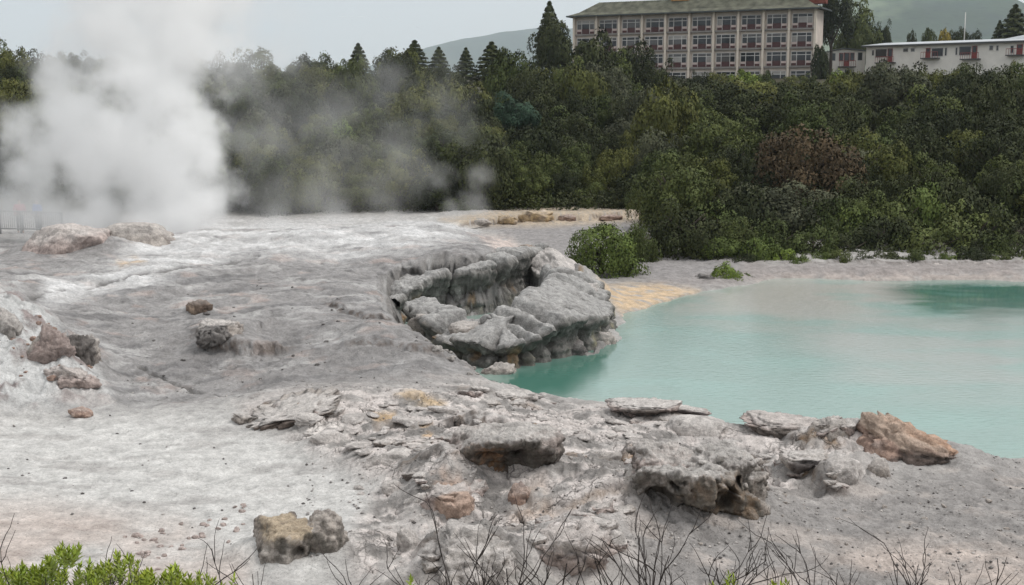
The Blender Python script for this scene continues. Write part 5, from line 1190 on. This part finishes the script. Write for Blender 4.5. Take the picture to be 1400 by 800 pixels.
# ------------------------------------------------------------------ far hills
def far_hill(name, prof, r0, r1, seed, cols):
    P = np.array(prof); a = np.linspace(math.atan((P[0, 0] - CX) / F), math.atan((P[-1, 0] - CX) / F), 160)
    t = np.linspace(0, 1, 46); T, A_ = np.meshgrid(t, a, indexing='ij'); R = r0 + (r1 - r0) * T
    rm = r0 + (r1 - r0) * .6
    ht = (HZ - np.interp(CX + F * np.tan(A_), P[:, 0], P[:, 1])) * rm / F + H - 10
    x = (R * np.sin(A_)).ravel(); y = (R * np.cos(A_)).ravel()
    sh = (ss(0, .6, T) * (1 - ss(.6, 1.15, T) * .9)).ravel()
    n = fbm2(x / 800, y / 800, 5, seed); n2 = fbm2(x / 190, y / 190, 4, seed + 4)
    z = 10 + ht.ravel() * sh + (85 * n + 24 * n2) * sh * (1 - sh * .75)
    c = np.tile(np.array(cols[0]), (len(x), 1)); c = mixc(c, cols[1], ss(.0, .14, n + .5 * n2)); c = mixc(c, cols[2], ss(.1, .3, n2 - .2 * n) * .8)
    i = np.arange(46 * 160).reshape(46, 160)
    f = np.stack([i[:-1, :-1], i[1:, :-1], i[1:, 1:], i[:-1, 1:]], -1).reshape(-1, 4)[:, ::-1]
    o = link(name, mesh_np(name, np.stack([x, y, z], 1), f, c, True), mat_rock(name + '_cover', .006, .025, .3, 10.0, .25)); o['kind'] = 'structure'
far_hill('distant_ridge', [(440,120),(500,95),(545,80),(590,67),(640,56),(690,47),(740,42),(800,44),(900,60)], 5000, 8300, 5, [(.035,.055,.03), (.045,.065,.035), (.03,.045,.03)])
far_hill('pasture_hill', [(1000,60),(1060,30),(1115,14),(1160,5),(1200,0),(1250,2),(1300,8),(1345,9),(1372,14),(1400,26),(1460,48),(1560,80)], 1900, 3600, 8, [(.035,.055,.03), (.14,.175,.105), (.028,.044,.034)])

# ------------------------------------------------------------------ railing and two visitors at the far left
M_rail = mat_plain('grey_rail', (.10,.10,.10), .6, .1, 4)
def fence():
    Yd = 60.5; x0, x1 = (-90 - CX) / F * Yd, (62 - CX) / F * Yd
    e = bpy.data.objects.new('railing', None); COL.objects.link(e); e.location = (x0, Yd, 0)
    tag(e, 'grey viewing railing at the far left half lost in steam', 'railing')
    n = 6; W = x1 - x0; zs = [gh(x0 + W * i / n, Yd + .35 * i)[0] for i in range(n + 1)]
    post = MB().box(-.04, .04, -.04, .04, -.3, 1.1).mesh('post'); post.materials.append(M_rail)
    P = [(W * i / n, .35 * i, zs[i]) for i in range(n + 1)]
    for p in P: link('post', post, None, e).location = p
    for h, nm in ((1.12, 'top_rail'), (.25, 'bottom_rail')):
        link(nm, MB().tube([(a, b, c + h) for a, b, c in P], [.04] * len(P), 6).mesh(nm), M_rail, e)
    bar = MB().box(-.012, .012, -.012, .012, .27, 1.085).mesh('bar'); bar.materials.append(M_rail)
    for i in range(n):
        for k in range(1, 10):
            t = k / 10; link('bar', bar, None, e).location = tuple(P[i][j] * (1 - t) + P[i + 1][j] * t for j in range(3))
fence()

def person(px, Yd, label, top_m, trouser_m, face, stride=0.0):
    x = (px - CX) / F * Yd; z = gh(x, Yd)[0]
    e = bpy.data.objects.new('person', None); COL.objects.link(e); e.location = (x, Yd, z); e.rotation_euler = (0, 0, face)
    tag(e, label, 'person')
    def skin(name, V, E, mat, sub=1):
        me = bpy.data.meshes.new(name); me.from_pydata([v[:3] for v in V], E, []); o = link(name, me, mat, e)
        md = o.modifiers.new('skin', 'SKIN')
        for i, v in enumerate(V): me.skin_vertices[0].data[i].radius = (v[3], v[3] * (v[4] if len(v) > 4 else 1))
        me.skin_vertices[0].data[0].use_root = True
        s = o.modifiers.new('sub', 'SUBSURF'); s.levels = sub; s.render_levels = sub; return o
    skin_m = mat_plain('skin', (.42,.27,.20), .6, .05, 4); hair = mat_plain('dark_hair', (.03,.022,.018), .7, .2, 30)
    # body: pelvis root, spine, head, arms, legs
    V = [(0,0,.93,.13,.75),(0,0,1.15,.13,.75),(0,0,1.38,.15,.7),(0,0,1.49,.055),(0,-.02,1.58,.085),(0,-.01,1.68,.075),
         (.19,0,1.40,.055),(.25,.02,1.13,.042),(.22,-.14,.93,.034),(.21,-.20,.88,.03),(-.19,0,1.40,.055),(-.25,.02,1.13,.042),(-.22,-.14,.93,.034),(-.21,-.20,.88,.03),
         (.09,0,.86,.088),(.10,-.02,.48,.06),(.11,0,.09,.042),(.12,-.15,.04,.035),(-.09,0,.86,.088),(-.10,.02,.48,.06),(-.11,.04,.09,.042),(-.12,-.11,.04,.035)]
    E = [(0,1),(1,2),(2,3),(3,4),(4,5),(2,6),(6,7),(7,8),(8,9),(2,10),(10,11),(11,12),(12,13),(0,14),(14,15),(15,16),(16,17),(0,18),(18,19),(19,20),(20,21)]
    skin('body', V, E, skin_m)
    skin('jacket', [(0,0,.86,.165,.8),(0,0,1.15,.16,.8),(0,0,1.37,.175,.75),(0,0,1.46,.09),(.20,0,1.40,.075),(.26,.02,1.13,.06),(.225,-.12,.96,.05),(-.20,0,1.40,.075),(-.26,.02,1.13,.06),(-.225,-.12,.96,.05)],
         [(0,1),(1,2),(2,3),(2,4),(4,5),(5,6),(2,7),(7,8),(8,9)], top_m)
    skin('trousers', [(0,0,.92,.145,.8),(.09,0,.84,.10),(.10,-.02,.48,.075),(.11,0,.10,.062),(-.09,0,.84,.10),(-.10,.02,.48,.075),(-.11,.04,.10,.062)], [(0,1),(1,2),(2,3),(0,4),(4,5),(5,6)], trouser_m)
    v, f = ico(2); hv = v[:, :] * np.array([.095, .11, .10]) + np.array([0, .015, 1.675]); link('hair', mesh_np('hair', hv[:], f[(hv[f].mean(1)[:, 2] > 1.66) | (hv[f].mean(1)[:, 1] > .03)], None, True), hair, e)
    for sx in (-1, 1):
        link('eye', mesh_np('eye', ico(1)[0] * .013 + np.array([sx * .032, -.098, 1.625]), ico(1)[1], None, True), hair, e)
person(26, 62.2, 'person in a red jacket standing behind the railing', mat_plain('red_cloth', (.50,.03,.06), .8, .1, 5), mat_plain('dark_cloth', (.04,.04,.05), .8, .1, 5), .5)
person(50, 62.8, 'person in a bright blue jacket standing at the right end of the railing', mat_plain('blue_cloth', (.06,.20,.65), .8, .1, 5), mat_plain('grey_cloth', (.08,.08,.09), .8, .1, 5), -.4)

# ------------------------------------------------------------------ foreground plants
def twig_plant(name, label, px, py_top, Yd, stems, height, spread, seed, leaf=None):
    r = random.Random(seed); x = (px - CX) / F * Yd; zt = PY(px, py_top, Yd)[2]; zb = float(gh(x, Yd)[0])
    e = bpy.data.objects.new(name, None); COL.objects.link(e); e.location = (x, Yd, zb - .03); tag(e, label, 'plant')
    Ht = zt - zb
    def grow(b, p, d, ln, rad, lev):
        pts = [p]; n = 5
        for i in range(n):
            d = (d + Vector((r.gauss(0, .16), r.gauss(0, .16), r.gauss(.04, .09)))).normalized(); p = p + d * ln / n; pts.append(p)
        b.tube(pts, [rad * (1 - .55 * i / n) for i in range(n + 1)], 5)
        if lev > 0:
            for _ in range(r.randint(2, 3)):
                i = r.randint(2, n); a = r.uniform(0, 6.3)
                nd = (d + Vector((math.cos(a), math.sin(a) * .6, r.uniform(-.05, .5))) * r.uniform(.5, .9)).normalized()
                grow(b, pts[i], nd, ln * r.uniform(.42, .72), rad * .62, lev - 1)
    for i in range(stems):
        b = MB(); a = r.uniform(-1, 1)
        top = Ht * r.uniform(.72, 1.0) if i else Ht * .97
        grow(b, Vector((a * spread * .5, r.uniform(-.12, .12), 0)), Vector((a * .35 + r.gauss(0, .12), r.gauss(0, .12), 1)).normalized(), top * .72, .0078, 2)
        # scale so the stem ends at its height
        zmax = max(q_[2] for q_ in b.v); k = top / zmax
        b.v = [(q_[0] * (.6 + .4 * k), q_[1], q_[2] * k) for q_ in b.v]
        link('stem', b.mesh('stem', True), M_twig, e)
    return e
TW = [(95, 693, 6.4, 3, .35, 'bare twigs rising out of the green shrub at the lower left'), (135, 735, 6.2, 2, .2, 'short bare twigs right of the tallest twigs at the lower left'), (240, 738, 6.6, 2, .4, 'forked bare twig over the low green shrub near the lower left'), (322, 738, 6.6, 1, .1, 'single bare forked sprig between the green shrub and the ochre topped block'),
      (512, 752, 6.6, 3, .25, 'short bare twigs left of the pitted pale boulder'), (590, 742, 6.7, 4, .35, 'bare twigs in front of the left side of the pitted pale boulder'), (632, 700, 6.8, 4, .3, 'tall bare twigs in front of the pitted pale boulder'), (700, 706, 6.8, 4, .3, 'bare twigs bending right across the pitted pale boulder'),
      (760, 742, 6.7, 4, .4, 'low bare twigs in front of the pinkish rounded boulder'), (860, 722, 6.8, 4, .35, 'bare twigs below the left foot of the knobbly crag'), (905, 676, 6.9, 4, .35, 'bare twigs reaching up over the left of the knobbly crag'), (965, 690, 6.9, 4, .35, 'bare twigs rising in front of the right of the knobbly crag'), (1015, 726, 6.8, 3, .45, 'bare twig leaning right near the small green sprigs'),
      (1115, 738, 6.9, 4, .35, 'bare twigs at the lower right, leftmost of that thicket'), (1170, 728, 7.0, 5, .4, 'bare twigs in the middle of the lower right thicket'), (1228, 728, 7.0, 5, .4, 'tallest bare twigs of the lower right thicket'), (1285, 746, 6.9, 4, .35, 'bare twigs at the right end of the lower right thicket')]
for i, (px, pt, Yd, ns, sp_, lab) in enumerate(TW): twig_plant('bare_shrub', lab, px, pt, Yd, ns + 1, 0, sp_, 900 + i)

M_sprig = mat_leaf('sprig_leaf', (.21,.27,.030), (.25,.30,.035), .45, .35)
def sprig_shrub(label, bumps, Yd, seed, n_sprig, leaf=.042, name='green_shrub'):
    """upright whorls of narrow leaves; bumps = (px, top row, half-width px)"""
    r = np.random.default_rng(seed); px0 = sum(b[0] for b in bumps) / len(bumps); x0 = (px0 - CX) / F * Yd; zb = float(gh(x0, Yd)[0])
    e = bpy.data.objects.new(name, None); COL.objects.link(e); e.location = (x0, Yd, zb); tag(e, label, 'shrub')
    V = []; Fc = []; Cc = []; st = MB()
    wts = np.array([b[2] for b in bumps], float); wts /= wts.sum()
    for k in range(n_sprig):
        bpx, bpt, bw = bumps[r.choice(len(bumps), p=wts)]
        u = r.uniform(-1, 1); yy = r.uniform(-.35, .45); px = bpx + u * bw
        py = bpt + (u * u) * 34 + abs(yy) * 30 + r.uniform(0, 22) + (r.uniform(0, 60) if r.random() < .5 else 0)
        tip = PY(px, py, Yd + yy) - np.array([x0, Yd, zb])
        ax = np.array([u * .25, yy * .3, 1.0]) + r.normal(0, .16, 3); ax /= np.linalg.norm(ax)
        t1 = np.cross(ax, [1, .3, 0]); t1 /= np.linalg.norm(t1); t2 = np.cross(ax, t1)
        tone = r.uniform(.38, .62)
        if r.random() < .35: st.tube([tuple(tip - ax * .35), tuple(tip - ax * .02)], [.004, .002], 4)
        nl = 15
        for j in range(nl):
            an = j * 2.4 + r.uniform(-.3, .3); h = j / nl; el = .35 + .75 * h + r.uniform(-.15, .15)
            d = (t1 * math.cos(an) + t2 * math.sin(an)) * math.cos(el) + ax * math.sin(el)
            s = np.cross(d, ax); s /= max(np.linalg.norm(s), 1e-5); ln = leaf * r.uniform(.7, 1.15); wd = ln * .15
            b0 = tip - ax * (leaf * 1.5) * (1 - h); up = np.cross(s, d) * ln * .06
            i0 = len(V); V += [b0, b0 + d * ln * .45 - s * wd + up, b0 + d * ln, b0 + d * ln * .45 + s * wd + up]; Fc.append((i0, i0 + 1, i0 + 2, i0 + 3))
            t = tone * r.uniform(.8, 1.2) * (.85 + .3 * h); Cc += [(t * r.uniform(.9, 1.1), t, t * .9)] * 4
    me = mesh_np('foliage', np.array(V), np.array(Fc), np.array(Cc)); link('foliage', me, M_sprig, e)
    link('stem', st.mesh('stem', True), M_twig, e)
    return e
sprig_shrub('bright green leafy shrub in the bottom left corner under bare twigs', [(8, 764, 44), (88, 742, 46), (50, 764, 45)], 5.8, 1, 260)
sprig_shrub('low bright green leafy shrub right of the corner shrub along the bottom edge', [(165, 752, 42), (225, 768, 52), (275, 782, 42)], 5.8, 2, 260)
sprig_shrub('single bright green sprig below the forked twig near the ochre topped block', [(319, 782, 7)], 6.2, 3, 7)
sprig_shrub('small green and yellow leafed sprig at the foot of the pitted boulder', [(561, 780, 5)], 6.4, 4, 4)
sprig_shrub('green leaf tufts at the bottom edge below the knobbly crag', [(975, 788, 16), (1000, 782, 22)], 6.4, 5, 40)
sprig_shrub('small green leaf tuft at the bottom edge right of the larger tufts', [(1065, 788, 22)], 6.4, 6, 22)

# ------------------------------------------------------------------ steam
def steam(name, label, blobs, density, soft, nscale, namp, seed, step=.5, aniso=0.0, warp=1.2, thin=0.0, sink=None):
    """blobs (px, py, Y, radius in photo px, weight): a closed hull round soft puffs; the density is procedural in world space"""
    cs = [(PY(a, b, Yd), r * Yd / F, w_) for a, b, Yd, r, w_ in blobs]
    bm = bmesh.new(); v, _ = ico(2)
    for c, r, w_ in cs:
        for q_ in v * r * 1.18 + c: bm.verts.new(q_)
    res = bmesh.ops.convex_hull(bm, input=bm.verts[:])
    bmesh.ops.delete(bm, geom=[g for g in set(res['geom_interior'] + res['geom_unused']) if isinstance(g, bmesh.types.BMVert) and g.is_valid], context='VERTS')
    me = bpy.data.meshes.new(name); bm.to_mesh(me); bm.free()
    m = bpy.data.materials.new(name + '_vapour'); m.use_nodes = True; N = m.node_tree.nodes; L = m.node_tree.links; N.clear()
    out = N.new('ShaderNodeOutputMaterial'); pv = N.new('ShaderNodeVolumePrincipled'); L.new(pv.outputs[0], out.inputs['Volume'])
    pv.inputs['Color'].default_value = (.999, .999, .999, 1); pv.inputs['Anisotropy'].default_value = aniso
    ge = N.new('ShaderNodeNewGeometry')
    def math_(op, a, b=None, c=None, clamp=False):
        n = N.new('ShaderNodeMath'); n.operation = op; n.use_clamp = clamp
        for i, x_ in enumerate((a, b, c)):
            if x_ is None: continue
            if isinstance(x_, (int, float)): n.inputs[i].default_value = x_
            else: L.new(x_, n.inputs[i])
        return n.outputs[0]
    n1 = N.new('ShaderNodeTexNoise'); n1.inputs['Scale'].default_value = nscale; n1.inputs['Detail'].default_value = 4.5; n1.inputs['Roughness'].default_value = .58
    ofs = N.new('ShaderNodeVectorMath'); ofs.operation = 'ADD'; ofs.inputs[1].default_value = (seed * 7.3, seed * 3.1, 0); L.new(ge.outputs['Position'], ofs.inputs[0]); L.new(ofs.outputs[0], n1.inputs['Vector'])
    d = None
    for c, r, w_ in cs:
        vd = N.new('ShaderNodeVectorMath'); vd.operation = 'DISTANCE'; vd.inputs[1].default_value = tuple(c); L.new(ge.outputs['Position'], vd.inputs[0])
        k = math_('MULTIPLY_ADD', vd.outputs['Value'], -w_ / r, w_)
        d = k if d is None else math_('SMOOTH_MAX', d, k, .25)
    nz = math_('MULTIPLY_ADD', n1.outputs[0], namp, -namp * .5)
    s = math_('ADD', d, nz)
    mr = N.new('ShaderNodeMapRange'); mr.interpolation_type = 'SMOOTHSTEP'; mr.inputs[1].default_value = thin; mr.inputs[2].default_value = thin + soft; mr.inputs[3].default_value = 0; mr.inputs[4].default_value = density
    L.new(s, mr.inputs[0])
    L.new(mr.outputs[0], pv.inputs['Density'])
    m.cycles.volume_step_rate = step
    o = link(name, me, m)
    return tag(o, label, 'steam', None, 'stuff')

import os
if not os.environ.get('NOSTEAM'):
    steam('steam', 'thick white steam column boiling up from the geyser at the left',
          [(230,310,52,90,1),(222,235,53,106,1),(160,200,53,108,1),(95,185,54,82,1),(55,225,54,66,.9),(205,120,53,100,1),(232,50,54,108,1.1),(235,-10,55,120,1.1),(240,-90,56,140,1.1),(150,40,54,84,.9),(75,115,54,52,.8),(262,190,52,66,1.1),(285,280,52,44,1.1),(30,180,54,50,.75),(130,300,52,64,1)],
          1.7, 1.0, .62, 2.0, 1, .35, .2, thin=.08)
    steam('steam', 'faint steam drifting off the top of the geyser column',
          [(322,250,56,52,.9),(318,180,56,58,.9),(300,300,53,50,.9),(330,95,60,66,1),(385,70,62,60,.9),(330,30,58,85,1),(90,70,58,80,.9),(150,30,58,90,1),(400,20,60,70,.7)], .26, .9, .5, 1.9, 5, .5, .4, thin=.2)
    steam('steam', 'thin drifting steam in front of the forest right of the geyser',
          [(350,110,68,70,1),(380,190,66,80,1),(450,250,63,95,1),(520,275,63,75,1),(440,150,72,90,1),(380,275,62,70,1),(540,210,72,85,.9),(600,160,80,90,.8),(520,120,76,80,.8),(640,220,80,70,.7)],
          .12, 1.1, .36, 2.2, 2, .5, .4, thin=.15)
    steam('steam', 'small wisp of steam rising at the right end of the mound top',
          [(645,275,62,40,1),(658,240,63,36,1),(620,290,61,30,1),(605,250,64,40,.7)], .30, .9, .6, 2.0, 3, .5, .4, thin=.2)
    steam('steam', 'low veil of steam lying over the mound top at the left',
          [(20,290,57,60,1.2),(50,285,57.5,50,1.2),(40,315,47,40,.8),(110,330,47,45,1),(200,312,48,52,1),(300,298,51,48,1),(380,294,54,38,1),(460,292,55,32,1),(540,294,56,26,.9)], .24, .9, .6, 1.5, 4, .5, .4, thin=.1)

    steam('steam', 'pale steam drifting across the railing and the two visitors at the far left',
          [(10,285,56,52,1),(55,290,56,50,1),(30,240,57,50,.9),(90,300,55,44,1)], .75, .9, .6, 1.5, 6, .5, .2, thin=.1)

# ------------------------------------------------------------------ air
def haze():
    b = MB().box(-9400, 9400, -9400, 9400, -4.2, 760)
    m = bpy.data.materials.new('air'); m.use_nodes = True; N = m.node_tree.nodes; N.clear()
    out = N.new('ShaderNodeOutputMaterial'); pv = N.new('ShaderNodeVolumePrincipled'); m.node_tree.links.new(pv.outputs[0], out.inputs['Volume'])
    pv.inputs['Color'].default_value = (.82, .92, 1, 1); pv.inputs['Density'].default_value = .00013; pv.inputs['Anisotropy'].default_value = 0.2
    m.cycles.homogeneous_volume = True
    o = link('haze', b.mesh('haze'), m); tag(o, 'pale air haze', 'haze', None, 'stuff')
if not os.environ.get('NOHAZE'): haze()
